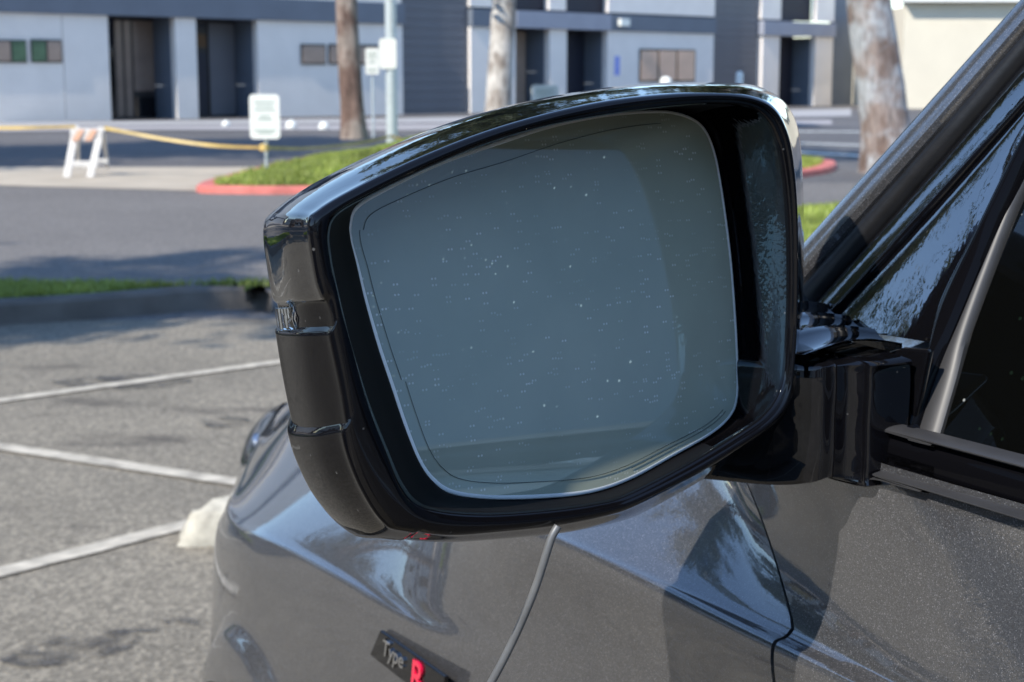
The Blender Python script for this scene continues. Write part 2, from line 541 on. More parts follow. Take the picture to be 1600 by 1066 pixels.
o = sheet('ground', [(-900, -900), (900, -900), (900, 900), (-900, 900)], 0.0, M['far_asphalt'])
o = sheet('parking_lot', [(-40, -40), (40, -40)] + [tuple(gnd(2400, 455)[:2]), tuple(gnd(1500, 452)[:2]), tuple(gnd(430, 500)[:2]), tuple(gnd(-1200, 512)[:2])] + [(-40, 8)], 0.006, M['lot'])
road = gp([(-2500, 520), (-800, 520), (430, 505), (2600, 455), (2600, 270), (1310, 286), (900, 296), (480, 304), (0, 291), (-1500, 262), (-2500, 240)])
sheet('road', road, 0.003, M['road'])
apron = gp([(-1500, 262), (0, 291), (300, 299), (490, 305), (620, 296), (500, 262), (430, 262), (0, 262), (-1500, 232)])
o = sheet('concrete_apron', apron, 0.008, M['concrete'])
walk = gp([(-900, 206), (-100, 199), (700, 192), (1330, 182), (1330, 170), (600, 186), (-100, 193), (-900, 200)])
sheet('front_walk', walk, 0.01, plain('pale_walk', (0.33, 0.33, 0.34), 0.9, var=0.1))
walk2 = gp([(-900, 221), (-100, 208), (250, 204), (620, 205), (900, 200), (1300, 196), (1300, 188), (600, 195), (-100, 200), (-900, 209)])
sheet('gutter_strip', walk2, 0.014, plain('grey_gutter', (0.30, 0.29, 0.30), 0.9, var=0.1))

def line_strip(name, a, b, wdt, z=0.012, m=None):
    a, b = gnd(*a), gnd(*b)
    d = (b - a).normalized(); n = Vector((-d.y, d.x, 0)) * wdt / 2
    # a worn outline, slightly ragged
    k = max(12, int((b - a).length / 0.05))
    l1 = []; l2 = []
    for i in range(k + 1):
        p = a.lerp(b, i / k)
        l1.append(p + n * (1 + 0.10 * noise.noise(p * 9)))
        l2.append(p - n * (1 + 0.10 * noise.noise(p * 9 + Vector((5, 5, 5)))))
    vs = [(q.x, q.y, z) for q in l1 + l2]
    fs = [(i, i + 1, k + 2 + i, k + 1 + i) for i in range(k)]
    o = mesh(name, vs, fs, m or M['paint_line'])
    normals_fix(o)
    if o.data.polygons[0].normal.z < 0: o.data.flip_normals()
    return tag(o, kind='structure')
line_strip('parking_line', (-900, 755), (900, 505), 0.072)
line_strip('parking_line', (-900, 566), (700, 809), 0.072)
line_strip('parking_line', (-500, 1030), (700, 720), 0.072)
for (p0, p1) in (((-0.3, -2.8), (-2.5, 1.2)), ((-6.0, -4.0), (-8.2, 0.6)), ((1.8, -4), (0.2, -1.0))):
    pa, pb2 = Vector((*p0, 0)), Vector((*p1, 0)); dn = (pb2 - pa).normalized(); dn = Vector((-dn.y, dn.x, 0)) * 0.05
    sheet('parking_line', [pa + dn, pb2 + dn, pb2 - dn, pa - dn], 0.013, M['paint_line'])
for (x0, y0, x1, y1, w_) in ((1180, 206, 1400, 207, 0.45), (1180, 222, 1400, 230, 0.28), (1180, 235, 1400, 248, 0.28)):
    line_strip('stall_line', (x0, y0), (x1, y1), w_, 0.012, M['white_paint'])

# oil stains as flat dark patches of their own shape
def stain(pts, m):
    c = gp(pts)
    cc = spline([Vector((p.x, p.y, 0)) for p in c], 6, closed=True)
    cc = [p + Vector((noise.noise(p * 12), noise.noise(p * 12 + Vector((3, 1, 0))), 0)) * 0.03 for p in cc]
    return sheet('oil_stain', cc, 0.011, m)
def stain_mat():
    m, nt, b = mat('oil_stained_asphalt')
    v = coords(nt)
    vor = node(nt, 'ShaderNodeTexVoronoi'); vor.inputs['Scale'].default_value = 90
    nt.links.new(v, vor.inputs['Vector'])
    c = ramp(nt, vor.outputs['Color'], [(0.2, (0.03, 0.026, 0.023)), (0.8, (0.10, 0.092, 0.083))])
    nt.links.new(c, b.inputs['Base Color']); b.inputs['Roughness'].default_value = 0.7
    tr = node(nt, 'ShaderNodeBsdfTransparent')
    n = noise_n(nt, v, 11, 6, 0.7)
    mx = node(nt, 'ShaderNodeMixShader')
    nt.links.new(ramp(nt, n.outputs['Fac'], [(0.42, 0.0), (0.62, 0.75)]), mx.inputs[0])
    nt.links.new(tr.outputs[0], mx.inputs[1]); nt.links.new(b.outputs[0], mx.inputs[2])
    nt.links.new(mx.outputs[0], nt.nodes['Material Output'].inputs['Surface'])
    return m
SM = stain_mat()
stain([(5, 1040), (60, 1008), (140, 998), (240, 985), (225, 1010), (150, 1030), (60, 1050)], SM)
stain([(250, 975), (310, 968), (300, 985), (255, 985)], SM)
stain([(310, 662), (380, 655), (390, 668), (330, 672)], SM)
stain([(80, 600), (220, 588), (300, 600), (180, 612)], SM)

# kerbed islands
def poly_inset(pts, d):
    n = len(pts); out = []
    area = sum(pts[i].x * pts[(i + 1) % n].y - pts[(i + 1) % n].x * pts[i].y for i in range(n))
    sg = 1 if area > 0 else -1
    for i in range(n):
        a = (pts[i] - pts[i - 1]).normalized(); b = (pts[(i + 1) % n] - pts[i]).normalized()
        na = Vector((-a.y, a.x, 0)) * sg; nb = Vector((-b.y, b.x, 0)) * sg
        m_ = (na + nb)
        m_ = m_ / max(0.5, m_.length_squared / 2)
        out.append(pts[i] + m_ * d)
    return out

def inside(p, poly):
    c = False; n = len(poly); j = n - 1
    for i in range(n):
        if (poly[i].y > p[1]) != (poly[j].y > p[1]) and p[0] < (poly[j].x - poly[i].x) * (p[1] - poly[i].y) / (poly[j].y - poly[i].y) + poly[i].x:
            c = not c
        j = i
    return c

def edge_dist(p, poly):
    best = 1e9; n = len(poly)
    for i in range(n):
        a = poly[i]; b = poly[(i + 1) % n]
        dx, dy = b.x - a.x, b.y - a.y
        t = max(0, min(1, ((p[0] - a.x) * dx + (p[1] - a.y) * dy) / (dx * dx + dy * dy + 1e-12)))
        best = min(best, math.hypot(p[0] - a.x - t * dx, p[1] - a.y - t * dy))
    return best

def island(pix, kerb_mat, kh, kw, mound, mr, blade, nb, step, sub=5):
    ctrl = [Vector((p.x, p.y, 0)) for p in gp(pix, kh)]
    out = spline(ctrl, sub, closed=True)
    inn = poly_inset(out, kw)
    n = len(out)
    rings = [[Vector((p.x, p.y, -0.02)) for p in out],
             [Vector((p.x, p.y, kh - 0.02)) for p in poly_inset(out, 0.012)],
             [Vector((p.x, p.y, kh)) for p in poly_inset(out, 0.035)],
             [Vector((p.x, p.y, kh)) for p in inn], [Vector((p.x, p.y, kh - 0.06)) for p in inn]]
    vs = [p for r in rings for p in r]
    fs = [(k * n + i, k * n + (i + 1) % n, (k + 1) * n + (i + 1) % n, (k + 1) * n + i) for k in range(4) for i in range(n)]
    o = mesh('kerb', vs, fs, kerb_mat, smooth=40); normals_fix(o); tag(o, kind='structure')
    # lawn surface
    xs = [p.x for p in inn]; ys = [p.y for p in inn]
    def hz(x, y):
        d = edge_dist((x, y), inn)
        t = min(1, d / mr); t = t * t * (3 - 2 * t)
        return kh - 0.01 + mound * t + 0.02 * noise.noise(Vector((x * 2, y * 2, 0)))
    bm = bmesh.new()
    ring = [bm.verts.new((p.x, p.y, kh - 0.012)) for p in inn]
    es = [bm.edges.new((ring[i], ring[(i + 1) % n])) for i in range(n)]
    bmesh.ops.triangle_fill(bm, edges=es, use_beauty=True)
    for _ in range(4 if mound else 2):
        L = [e for e in bm.edges if e.calc_length() > step]
        if not L: break
        bmesh.ops.subdivide_edges(bm, edges=L, cuts=1, use_grid_fill=True)
        bmesh.ops.triangulate(bm, faces=bm.faces)
    for v in bm.verts:
        v.co.z = hz(v.co.x, v.co.y)
    me = bpy.data.meshes.new('lawn'); bm.to_mesh(me); bm.free()
    me.materials.append(M['grass_base'])
    me.polygons.foreach_set('use_smooth', [True] * len(me.polygons))
    lo = bpy.data.objects.new('lawn', me); col.objects.link(lo); normals_fix(lo); tag(lo, kind='structure')
    # blades
    V3 = []; Fc = []; c = 0; tries = 0
    while c < nb and tries < nb * 12:
        tries += 1
        x = random.uniform(min(xs), max(xs)); y = random.uniform(min(ys), max(ys))
        if not inside((x, y), inn): continue
        z = hz(x, y) - 0.005; h = blade * random.uniform(0.5, 1.3); a = random.uniform(0, 6.28)
        w_ = blade * 0.22; dx, dy = math.cos(a) * w_, math.sin(a) * w_
        lx, ly = random.uniform(-.6, .6) * h, random.uniform(-.6, .6) * h
        b_ = len(V3)
        V3 += [(x - dx, y - dy, z), (x + dx, y + dy, z), (x + lx, y + ly, z + h)]
        Fc.append((b_, b_ + 1, b_ + 2)); c += 1
    g = mesh('grass', V3, Fc, M['grass'])
    tag(g, kind='stuff')
    g['label'] = 'short green lawn grass growing inside the kerbed island'
    return hz

island([(-1300, 520), (-500, 498), (0, 472), (180, 461), (320, 450), (400, 449), (424, 455), (415, 444), (330, 441), (200, 438), (0, 437), (-500, 440), (-1300, 455)],
       M['kerb_grey'], 0.12, 0.14, 0.02, 0.6, 0.045, 30000, 0.5)
hz_far = island([(305, 288), (380, 292), (480, 292), (700, 290), (1000, 284), (1200, 272), (1290, 262), (1308, 252), (1280, 248), (1200, 244), (1000, 238), (800, 234), (620, 234), (520, 238), (440, 252), (370, 268)],
       M['kerb_red'], 0.08, 0.20, 0.58, 3.4, 0.07, 60000, 0.5)
island([(1180, 388), (1240, 384), (1420, 380), (1900, 372), (1900, 316), (1420, 316), (1240, 322), (1180, 330)],
       M['kerb_grey'], 0.10, 0.12, 0.04, 0.6, 0.05, 16000, 0.5)

# ================================================================ BUILDINGS
FH = R(45.5)
FD = Vector((math.sin(FH), math.cos(FH), 0))
FN = Vector((math.cos(FH), -math.sin(FH), 0))       # out of the facade, towards the lot
FA = gnd(0, 192)

def fs(px, py=110):
    return (on_plane(px, py, FA, FN) - FA).dot(FD)
def fh(px, py):
    return on_plane(px, py, FA, FN).z
def fpt(s, d, z):
    return FA + FD * s + FN * d + W * (z - FA.z)

def fbox(name, x0, x1, y0, y1, d0, d1, m, parent, z0=None, z1=None, seg=None):
    s0, s1 = fs(x0), fs(x1); cx = (x0 + x1) / 2
    zt = fh(cx, y0) if z1 is None else z1
    zb = fh(cx, y1) if z0 is None else z0
    b = MB().box(fpt((s0 + s1) / 2, (d0 + d1) / 2, (zt + zb) / 2), (s1 - s0) / 2, (d1 - d0) / 2, (zt - zb) / 2, FD, FN, W)
    return b.build(name, m, parent)

office = empty('office_building', FA + FD * 15)
tag(office, 'long pale blue two storey office building with slate fascia and recessed dark entrances', 'building')
TOP = 7.6
B1 = lambda x: fh(x, 17 + 0.030 * x)      # underside of fascia
# ground storey walls between openings
def band_y(x): return 17 + 0.030 * x
for (a, b_, mm) in ((-900, -330, 'wall'), (-250, 100, 'wall'), (100, 172, 'wall'), (275, 309, 'wall'), (403, 630, 'wall'), (735, 806, 'wall'), (858, 886, 'wall'), (948, 1115, 'wall_b'), (1190, 1218, 'wall_b'), (1272, 1301, 'wall_b')):
    fbox('wall_panel', a + 0.6, b_ - 0.6, 0, 0, -0.25, 0.0 if mm == 'wall' or a > 940 else 0.02, M[mm], office, z0=0.0, z1=2.95)
# fascia beams
for (a, b_, mm, dd) in ((-900, 630, 'fascia', 0.12), (735, 803, 'fascia', 0.12), (803, 950, 'fascia_l', 0.16), (950, 1115, 'fascia', 0.10), (1188, 1300, 'fascia_l', 0.14)):
    fbox('fascia_beam', a, b_, 0, 0, -0.25, dd, M[mm], office, z0=2.953, z1=3.62 if a < 700 else 3.55)
# upper storey
for (a, b_, mm) in ((-900, 268, 'wall'), (405, 628, 'wall'), (735, 803, 'wall'), (858, 884, 'wall'), (950, 1115, 'wall_b'), (1188, 1218, 'wall_b'), (1273, 1301, 'wall_b')):
    fbox('upper_wall', a, b_, 0, 0, -0.25, 0.0, M[mm], office, z0=3.623, z1=TOP)
for (a, b_, z1_) in ((268, 405, TOP), (803, 858, TOP), (884, 950, TOP), (1218, 1273, TOP)):
    fbox('upper_window', a, b_, 0, 0, -0.4, -0.28, M['navy'], office, z0=3.6, z1=z1_)
    wfr = fbox('window_head', a, b_, 0, 0, -0.25, -0.0, M['wall'], office, z0=5.6, z1=TOP)
# roll doors
for (a, b_) in ((630, 735), (1115, 1188)):
    dr = fbox('roll_door', a + 1.5, b_ - 1.5, 0, 0, -0.22, -0.14, M['door_grey'], office, z0=0.0, z1=5.0)
    for k in range(16):
        z = 0.15 + k * 0.3
        fbox('slat', a + 3, b_ - 3, 0, 0, -0.14, -0.118, M['door_grey'], dr, z0=z, z1=z + 0.275)
    fbox('door_head', a, b_, 0, 0, -0.25, -0.03, M['door_grey'], office, z0=5.0, z1=TOP)
fbox('dark_wall', 1303, 1334, 0, 0, -0.3, -0.05, M['fascia'], office, z0=0, z1=TOP)
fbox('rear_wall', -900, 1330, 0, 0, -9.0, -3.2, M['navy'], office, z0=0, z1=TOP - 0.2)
# recessed entrances
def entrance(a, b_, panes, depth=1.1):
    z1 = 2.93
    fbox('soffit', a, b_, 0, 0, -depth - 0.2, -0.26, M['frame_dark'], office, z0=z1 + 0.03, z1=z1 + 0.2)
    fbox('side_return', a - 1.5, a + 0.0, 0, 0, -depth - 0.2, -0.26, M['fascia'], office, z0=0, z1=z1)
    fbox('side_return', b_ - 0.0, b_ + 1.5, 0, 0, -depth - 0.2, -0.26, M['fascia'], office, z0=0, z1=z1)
    for (p0, p1, za, zb, m_) in panes:
        fr = fbox('storefront_frame', p0, p1, 0, 0, -depth - 0.12, -depth - 0.05, M['frame_dark'], office, z0=za, z1=zb)
        fbox('pane', p0 + 1.2, p1 - 1.2, 0, 0, -depth - 0.05, -depth - 0.035, m_, fr, z0=za + 0.07, z1=zb - 0.07)
M['dark_glass'] = gloss_black('dark_entrance_glass', 0.01, 20, 0.05, dust=0)
M['tan_glass'] = plain('tan_blind_behind_glass', (0.20, 0.155, 0.13), 0.15, var=0.15, vs=1.5)
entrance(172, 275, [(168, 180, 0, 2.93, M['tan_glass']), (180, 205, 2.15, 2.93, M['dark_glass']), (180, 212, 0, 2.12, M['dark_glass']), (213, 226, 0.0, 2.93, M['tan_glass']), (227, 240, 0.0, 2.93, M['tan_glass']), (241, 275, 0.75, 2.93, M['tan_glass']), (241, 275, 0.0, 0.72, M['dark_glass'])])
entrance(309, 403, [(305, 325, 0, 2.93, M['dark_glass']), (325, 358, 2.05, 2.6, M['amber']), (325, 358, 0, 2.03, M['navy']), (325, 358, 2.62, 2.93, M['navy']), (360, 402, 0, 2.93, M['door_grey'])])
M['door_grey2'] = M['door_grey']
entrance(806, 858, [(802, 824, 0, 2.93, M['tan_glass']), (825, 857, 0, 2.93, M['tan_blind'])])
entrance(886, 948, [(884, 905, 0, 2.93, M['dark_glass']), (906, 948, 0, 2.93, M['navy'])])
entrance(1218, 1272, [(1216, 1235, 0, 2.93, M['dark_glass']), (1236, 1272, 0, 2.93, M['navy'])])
# punched windows in the wall, standing a little proud with frame and panes
def window(x0, x1, y0, y1, panes, label=None):
    fr = fbox('window', x0, x1, y0, y1, 0.02, 0.05, M['frame_dark'], office)
    n = len(panes); wd = (x1 - x0) / n
    for i, m_ in enumerate(panes):
        fbox('pane', x0 + wd * i + 1.6, x0 + wd * (i + 1) - 1.6, y0 + 2.4, y1 - 2.4, 0.05, 0.062, m_, fr)
window(-55, 42, 62, 98, [M['tan_glass'], M['tan_blind'], M['green_blind']][:2] + [M['tan_blind'], M['green_blind']])
window(49, 97, 62, 98, [M['green_blind'], M['tan_blind']])
window(470, 508, 69, 101, [M['tan_blind']])
window(513, 546, 69, 101, [M['tan_blind']])
window(556, 590, 70, 101, [M['tan_blind']])
window(998, 1085, 77, 128, [M['peach_blind'], M['peach_blind'], M['peach_blind']])
lamp = fbox('wall_lamp', 962, 976, 30, 41, 0.105, 0.25, M['white_paint'], office)
fbox('blue_notice', 960, 968, 88, 118, 0.004, 0.012, plain('blue_notice', (0.25, 0.32, 0.75), 0.5), office)

# cream warehouse in the sun at the right
wh = empty('cream_warehouse', (26, 64, 0))
tag(wh, 'low cream block warehouse standing in full sun behind the thick mottled trunk', 'building')
MB().box((27.4, 64.2, 2.06), 12.0, 0.2, 2.06).build('front_wall', M['cream'], wh)
MB().box((27.4, 63.96, 4.21), 12.1, 0.5, 0.08).build('roof_coping', M['white_paint'], wh)
MB().box((27.6, 70, 2.0), 12.0, 5.6, 2.0).build('rear_block', M['cream'], wh)

# the business park goes on outside the frame (seen in the paint and glass)
def park_building(name, c, ang, L, h, label):
    t = empty(name, c); tag(t, label, 'building')
    ax_ = Vector((math.cos(ang), math.sin(ang), 0)); ay_ = Vector((-ax_.y, ax_.x, 0))
    c = Vector(c)
    MB().box(c + W * (h / 2), L / 2, 5, h / 2, ax_, ay_).build('wall', M['wall'], t)
    MB().box(c + W * (h * 0.52), L / 2 + 0.1, 5.15, 0.35, ax_, ay_).build('fascia_beam', M['fascia'], t)
    MB().box(c + W * (h + 0.15), L / 2 + 0.15, 5.2, 0.15, ax_, ay_).build('roof_edge', M['fascia'], t)
    n = int(L / 7)
    for k in range(n):
        q = c + ax_ * (-L / 2 + 3.5 + 7 * k)
        for sg in (-1, 1):
            MB().box(q + ay_ * (sg * 5.02) + W * 1.4, 1.6, 0.05, 1.4, ax_, ay_).build('entrance', M['dark_glass'], t)
            MB().box(q + ax_ * 3 + ay_ * (sg * 5.02) + W * (h * 0.78), 1.0, 0.05, 0.6, ax_, ay_).build('upper_window', M['dark_glass'], t)
park_building('office_building', (-48, 6, 0), R(84), 90, 7.0, 'two storey pale office block outside the frame to the left, seen only in reflections')
park_building('office_building', (0, -45, 0), R(2), 80, 7.0, 'two storey pale office block behind the camera, seen only in reflections')
park_building('office_building', (62, 5, 0), R(88), 70, 7.0, 'two storey pale office block outside the frame to the right')

# ================================================================ TREES
def trunk_mesh(name, base, h, r0, r1, lean, mt, parent, seed, n=18, segs=26, flare=0.35, limbs=True):
    rr = random.Random(seed)
    mb = MB()
    pts = []; rad = []
    for i in range(segs + 1):
        t = i / segs
        p = Vector((lean[0] * t * h + 0.08 * math.sin(t * 5 + seed), lean[1] * t * h + 0.06 * math.cos(t * 4 + seed), t * h))
        pts.append(p)
        rad.append(r0 * (1 - t) + r1 * t + r0 * flare * math.exp(-t * h / 0.35))
    vs = []; fs_ = []
    for i, p in enumerate(pts):
        for k in range(n):
            a = 2 * math.pi * k / n
            q = Vector((math.cos(a), math.sin(a), 0))
            d = rad[i] * (1 + 0.13 * noise.noise(Vector((q.x * 1.5, q.y * 1.5, p.z * 0.9 + seed))) + 0.05 * noise.noise(Vector((q.x * 5, q.y * 5, p.z * 3 + seed))))
            vs.append(base + p + q * d)
    for i in range(segs):
        for k in range(n):
            fs_.append((i * n + k, i * n + (k + 1) % n, (i + 1) * n + (k + 1) % n, (i + 1) * n + k))
    mb.add(vs, fs_)
    tips = []
    if limbs:
        for k in range(9):
            t = rr.uniform(0.45, 0.98); i = int(t * segs); p = base + pts[i]
            a = k * 2.4 + rr.uniform(-.4, .4); L = rr.uniform(1.3, 2.4) * (1.3 - t * 0.5)
            d = Vector((math.cos(a), math.sin(a), rr.uniform(0.4, 1.0))).normalized()
            q = [p, p + d * L * 0.4, p + d * L * 0.75 + Vector((0, 0, 0.2)), p + d * L + Vector((0, 0, 0.4))]
            mb.tube(q, [rad[i] * 0.45, rad[i] * 0.3, rad[i] * 0.18, 0.015], 7)
            tips.append(q[-1]); tips.append(q[2])
    tips.append(base + pts[-1])
    o = mb.build('trunk', mt, parent, smooth=50, origin=base)
    return tips

def crown(tips, r, nleaf, size, parent, seed, squash=0.75):
    g = np.random.default_rng(seed)
    tips = np.array([tuple(t) for t in tips])
    cl = []
    for t in tips:
        for _ in range(6):
            cl.append(t + g.normal(0, r * 0.45, 3) * (1, 1, squash))
    cl = np.array(cl)
    idx = g.integers(0, len(cl), nleaf)
    c = cl[idx] + g.normal(0, r * 0.2, (nleaf, 3))
    a = g.normal(0, 1, (nleaf, 3)); a /= np.linalg.norm(a, axis=1)[:, None]
    b = np.cross(a, g.normal(0, 1, (nleaf, 3))); b /= np.linalg.norm(b, axis=1)[:, None]
    s = size * g.uniform(0.6, 1.4, (nleaf, 1))
    P = np.stack([c - a * s, c + b * s * 0.35, c + a * s, c - b * s * 0.35], 1).reshape(-1, 3)
    o_ = tot_loc(parent)
    P -= np.array(o_)
    me = bpy.data.meshes.new('crown')
    me.from_pydata(P.tolist(), [], np.arange(nleaf * 4).reshape(-1, 4).tolist())
    me.materials.append(M['leaf'])
    ob = bpy.data.objects.new('crown', me); col.objects.link(ob); ob.parent = parent
    return ob

def tree(base, h, r0, r1, lean, mt, seed, label, r=1.3, nleaf=9000, size=0.13, group=None):
    t = empty('tree', base)
    tag(t, label, 'tree', group)
    tips = trunk_mesh('trunk', base, h, r0, r1, lean, M[mt], t, seed)
    crown(tips, r, nleaf, size, t, seed)
    return t

def gz(px, py, z):
    p = gnd(px, py, z); return Vector((p.x, p.y, z))
tree(gz(553, 217, 0.42), 6.5, 0.145, 0.11, (0.0, 0.0), 'bark_brown', 3, 'slim brown tree trunk on the grass mound beside the light pole', size=0.16)
tree(gz(784, 205, 0.05), 7.5, 0.29, 0.22, (0.002, 0.0), 'bark_pale', 5, 'pale tree trunk before the dark storefront, rising behind the mirror top', size=0.18)
tree(gz(1378, 270, 0.0), 7.5, 0.30, 0.24, (-0.12, 0.0), 'bark_mottled', 8, 'thick leaning tree trunk with mottled grey bark before the cream warehouse', size=0.15)
# trees outside the frame, seen in the paint and glass and by their shade
offs = [(-15.2, 17.0, 15.5, 11), (-17.5, 18.5, 16.5, 12), (-8.2, 2.5, 8.6, 13), (-9.9, 2.6, 8.9, 21), (-14, 1.5, 6.5, 14), (-15, -5.5, 7.0, 15), (4, -18, 7.0, 18), (-22, 9.5, 8.0, 19), (-15.0, 7.6, 6.0, 20), (-19, 11.5, 7.5, 23), (-24, 5, 8.0, 22)]
TL = ['leafy tree beyond the left edge of the picture, shading the far side lot', 'taller leafy tree left of the picture behind the other, shading the far side lot',
      'tall slim tree left of the picture, shading the near grey kerb', 'second tall slim tree left of the picture, farther from the camera, shading the near kerb',
      'leafy tree far left of the camera, level with the car', 'leafy tree left and slightly behind the camera', 'leafy tree directly behind the camera',
      'low leafy tree far left ahead, seen only as a reflection in the car', 'leafy tree left ahead, the nearer of the two reflected above the fender', 'tall leafy tree farthest to the left, seen only as a reflection']
TL.insert(9, 'leafy tree left ahead, behind the nearer reflected one')
for i, (x, y, h, s) in enumerate(offs):
    small = (s in (13, 21))
    tree(Vector((x, y, 0)), h, 0.09 if small else 0.24, 0.05 if small else 0.14, (0, 0), 'bark_brown', s,
         TL[i], r=0.6 if small else 2.1 if s in (11, 12, 19, 20, 22, 14) else 1.5, nleaf=7000 if small else 9000, size=0.09 if small else 0.16, group='trees around the lot outside the frame')

# ================================================================ STREET FURNITURE
def rounded_rect(w_, h_, r, n=5):
    pts = []
    for cx, cz, a0 in ((w_ / 2 - r, h_ / 2 - r, 0), (-w_ / 2 + r, h_ / 2 - r, 90), (-w_ / 2 + r, -h_ / 2 + r, 180), (w_ / 2 - r, -h_ / 2 + r, 270)):
        for k in range(n + 1):
            a = R(a0 + 90 * k / n)
            pts.append(Vector((cx + r * math.cos(a), 0, cz + r * math.sin(a))))
    return pts

def sign(x0, x1, y0, y1, dist, base, post_r, label, marks=True, yaw=0.0, post_top=None, cat='sign'):
    pc = at((x0 + x1) / 2, (y0 + y1) / 2, dist)
    w_ = (x1 - x0) * dist / F; h_ = (y1 - y0) * dist / F
    bz = base
    t = empty('street_sign', (pc.x, pc.y + 0.05, bz)); tag(t, label, cat)
    q = Matrix.Rotation(yaw, 3, 'Z')
    pts = [pc + q @ p for p in rounded_rect(w_, h_, min(w_, h_) * 0.13)]
    MB().prism(pts, q @ Vector((0, 0.006, 0))).build('sign_panel', M['sign_white'], t)
    zt = post_top if post_top else pc.z + h_ * 0.45
    MB().tube([(pc.x, pc.y + 0.03 + post_r, bz - 0.1), (pc.x, pc.y + 0.03 + post_r, zt)], post_r, 10).build('post', M['galv'], t, smooth=50)
    if marks:
        rows = [(0.33, .7), (0.24, .6), (0.15, .72), (0.02, .35), (-0.06, .5), (-0.30, .75), (-0.37, .5)]
        for zz, ww in rows:
            c = pc + q @ Vector((0, -0.003, zz * h_))
            MB().box(c, w_ * ww / 2, 0.002, h_ * 0.014, q @ Vector((1, 0, 0)), q @ Vector((0, 1, 0))).build('print_line', M['sign_green'], t)
    return t
sign(390, 437, 148, 217, 19.3, 0.16, 0.020, 'white parking sign on a short post at the left end of the grass mound')
sign(571, 592, 76, 116, 27.0, 0.3, 0.022, 'small white sign on a thin post between the brown trunk and the light pole', marks=True)
sign(830, 873, 133, 175, 26.0, 0.3, 0.022, 'white sign whose top edge shows just above the mirror housing')
# light pole
pp = at(611, 100, 23.5)
lp = empty('light_pole', (pp.x, pp.y, 0.4)); tag(lp, 'tall pale galvanised pole with a white plate on its side, standing on the mound', 'light pole')
MB().tube([(pp.x, pp.y, 0.1), (pp.x, pp.y, 3), (pp.x, pp.y, 6.5)], [0.085, 0.08, 0.06], 16).build('pole', M['galv'], lp, smooth=50)
pc = at(606, 84, 23.38)
MB().prism([pc + p for p in rounded_rect(0.25, 0.44, 0.05)], Vector((0, 0.01, 0))).build('plate', M['sign_white'], lp)
MB().box((pp.x - 0.5, pp.y, 6.5), 0.55, 0.12, 0.07).build('lamp_head', M['galv'], lp, bevel=0.02)

# small bollards and balls
def bollard(px, ytop, ybase, dist, r, label, m_='white_paint', ball=False):
    p = at(px, ybase, dist); tp = at(px, ytop, dist)
    t = empty('bollard', (p.x, p.y, p.z)); tag(t, label, 'bollard')
    prof = [(p.z, r), (tp.z - r * 0.7, r), (tp.z - r * 0.3, r * 0.85), (tp.z, r * 0.35)]
    MB().tube([(p.x, p.y, z) for z, _ in prof], [q for _, q in prof], 14).build('bollard_post', M[m_], t, smooth=50)
    MB().tube([(p.x, p.y, p.z - 0.3), (p.x, p.y, p.z + 0.03)], r * 1.5, 12).build('footing', M['kerb_grey'], t)
def lump(px, py, dist, r, label):
    c = at(px, py, dist)
    bm = bmesh.new(); bmesh.ops.create_icosphere(bm, subdivisions=2, radius=r)
    for v in bm.verts:
        v.co = v.co * (1 + 0.12 * noise.noise(v.co * 8 + c)); v.co.z = max(v.co.z, -r * 0.6)
    me = bpy.data.meshes.new('kerb_stone'); bm.to_mesh(me); bm.free(); me.materials.append(M['white_paint'])
    o = bpy.data.objects.new('painted_stone', me); o.location = (c.x, c.y, r * 0.6 + 0.008); col.objects.link(o)
    tag(o, label, 'stone')
g0 = gnd(455, 203); lump(455, 200, g0.y, 0.13, 'white painted stone on the far pavement just right of the parking sign')
g0 = gnd(506, 204); lump(506, 201, g0.y, 0.12, 'white painted stone on the far pavement close left of the brown trunk')
g0 = gnd(353, 199); lump(353, 197, g0.y, 0.10, 'small pale blue white stone on the far pavement left of the parking sign')
bollard(1155, 112, 150, 40.0, 0.085, 'short white bollard before the grey roll door, right of the peach windows')
bollard(1040, 120, 158, 36.0, 0.13, 'squat white bollard under the peach windows, just above the mirror')

# A-frame barricade
bp = gnd(130, 278)
bar = empty('barricade', bp); tag(bar, 'white folding A-frame barricade with orange striped board holding the caution tape', 'barricade')
def bpt(px, py, dy):
    p = at(px, py, bp.y + dy); return p
def plank(a, b_, w_, th, mt, name, parent, ax=None):
    d = (b_ - a); L = d.length; d.normalize()
    n_ = Vector((0, -1, 0)); n_ = (n_ - d * n_.dot(d)).normalized(); s_ = d.cross(n_)
    return MB().box((a + b_) / 2, L / 2, w_ / 2, th / 2, d, s_, n_).build(name, mt, parent, bevel=0.006)
plank(bpt(104, 278, -0.02), bpt(119, 197, 0.16), 0.085, 0.03, M['wood'], 'front_leg', bar)
plank(bpt(140, 280, -0.02), bpt(159, 199, 0.16), 0.085, 0.03, M['wood'], 'front_leg', bar)
plank(bpt(122, 262, 0.75), bpt(121, 199, 0.22), 0.05, 0.025, M['wood'], 'rear_leg', bar)
plank(bpt(168, 262, 0.75), bpt(160, 200, 0.22), 0.05, 0.025, M['wood'], 'rear_leg', bar)
bd = plank(bpt(110, 210, 0.10), bpt(160, 211, 0.10), 0.15, 0.02, M['wood'], 'upper_board', bar)
for k in range(2):
    x = 112 + k * 20
    MB().prism([bpt(x, 220, 0.07), bpt(x + 10, 220, 0.07), bpt(x + 20, 203, 0.07), bpt(x + 10, 203, 0.07)], Vector((0, 0.012, 0))).build('orange_stripe', M['orange'], bd)
plank(bpt(106, 256, 0.03), bpt(153, 257, 0.03), 0.075, 0.02, M['wood'], 'lower_board', bar)
plank(bpt(150, 252, 0.6), bpt(170, 253, 0.6), 0.07, 0.02, M['wood'], 'rear_board', bar)

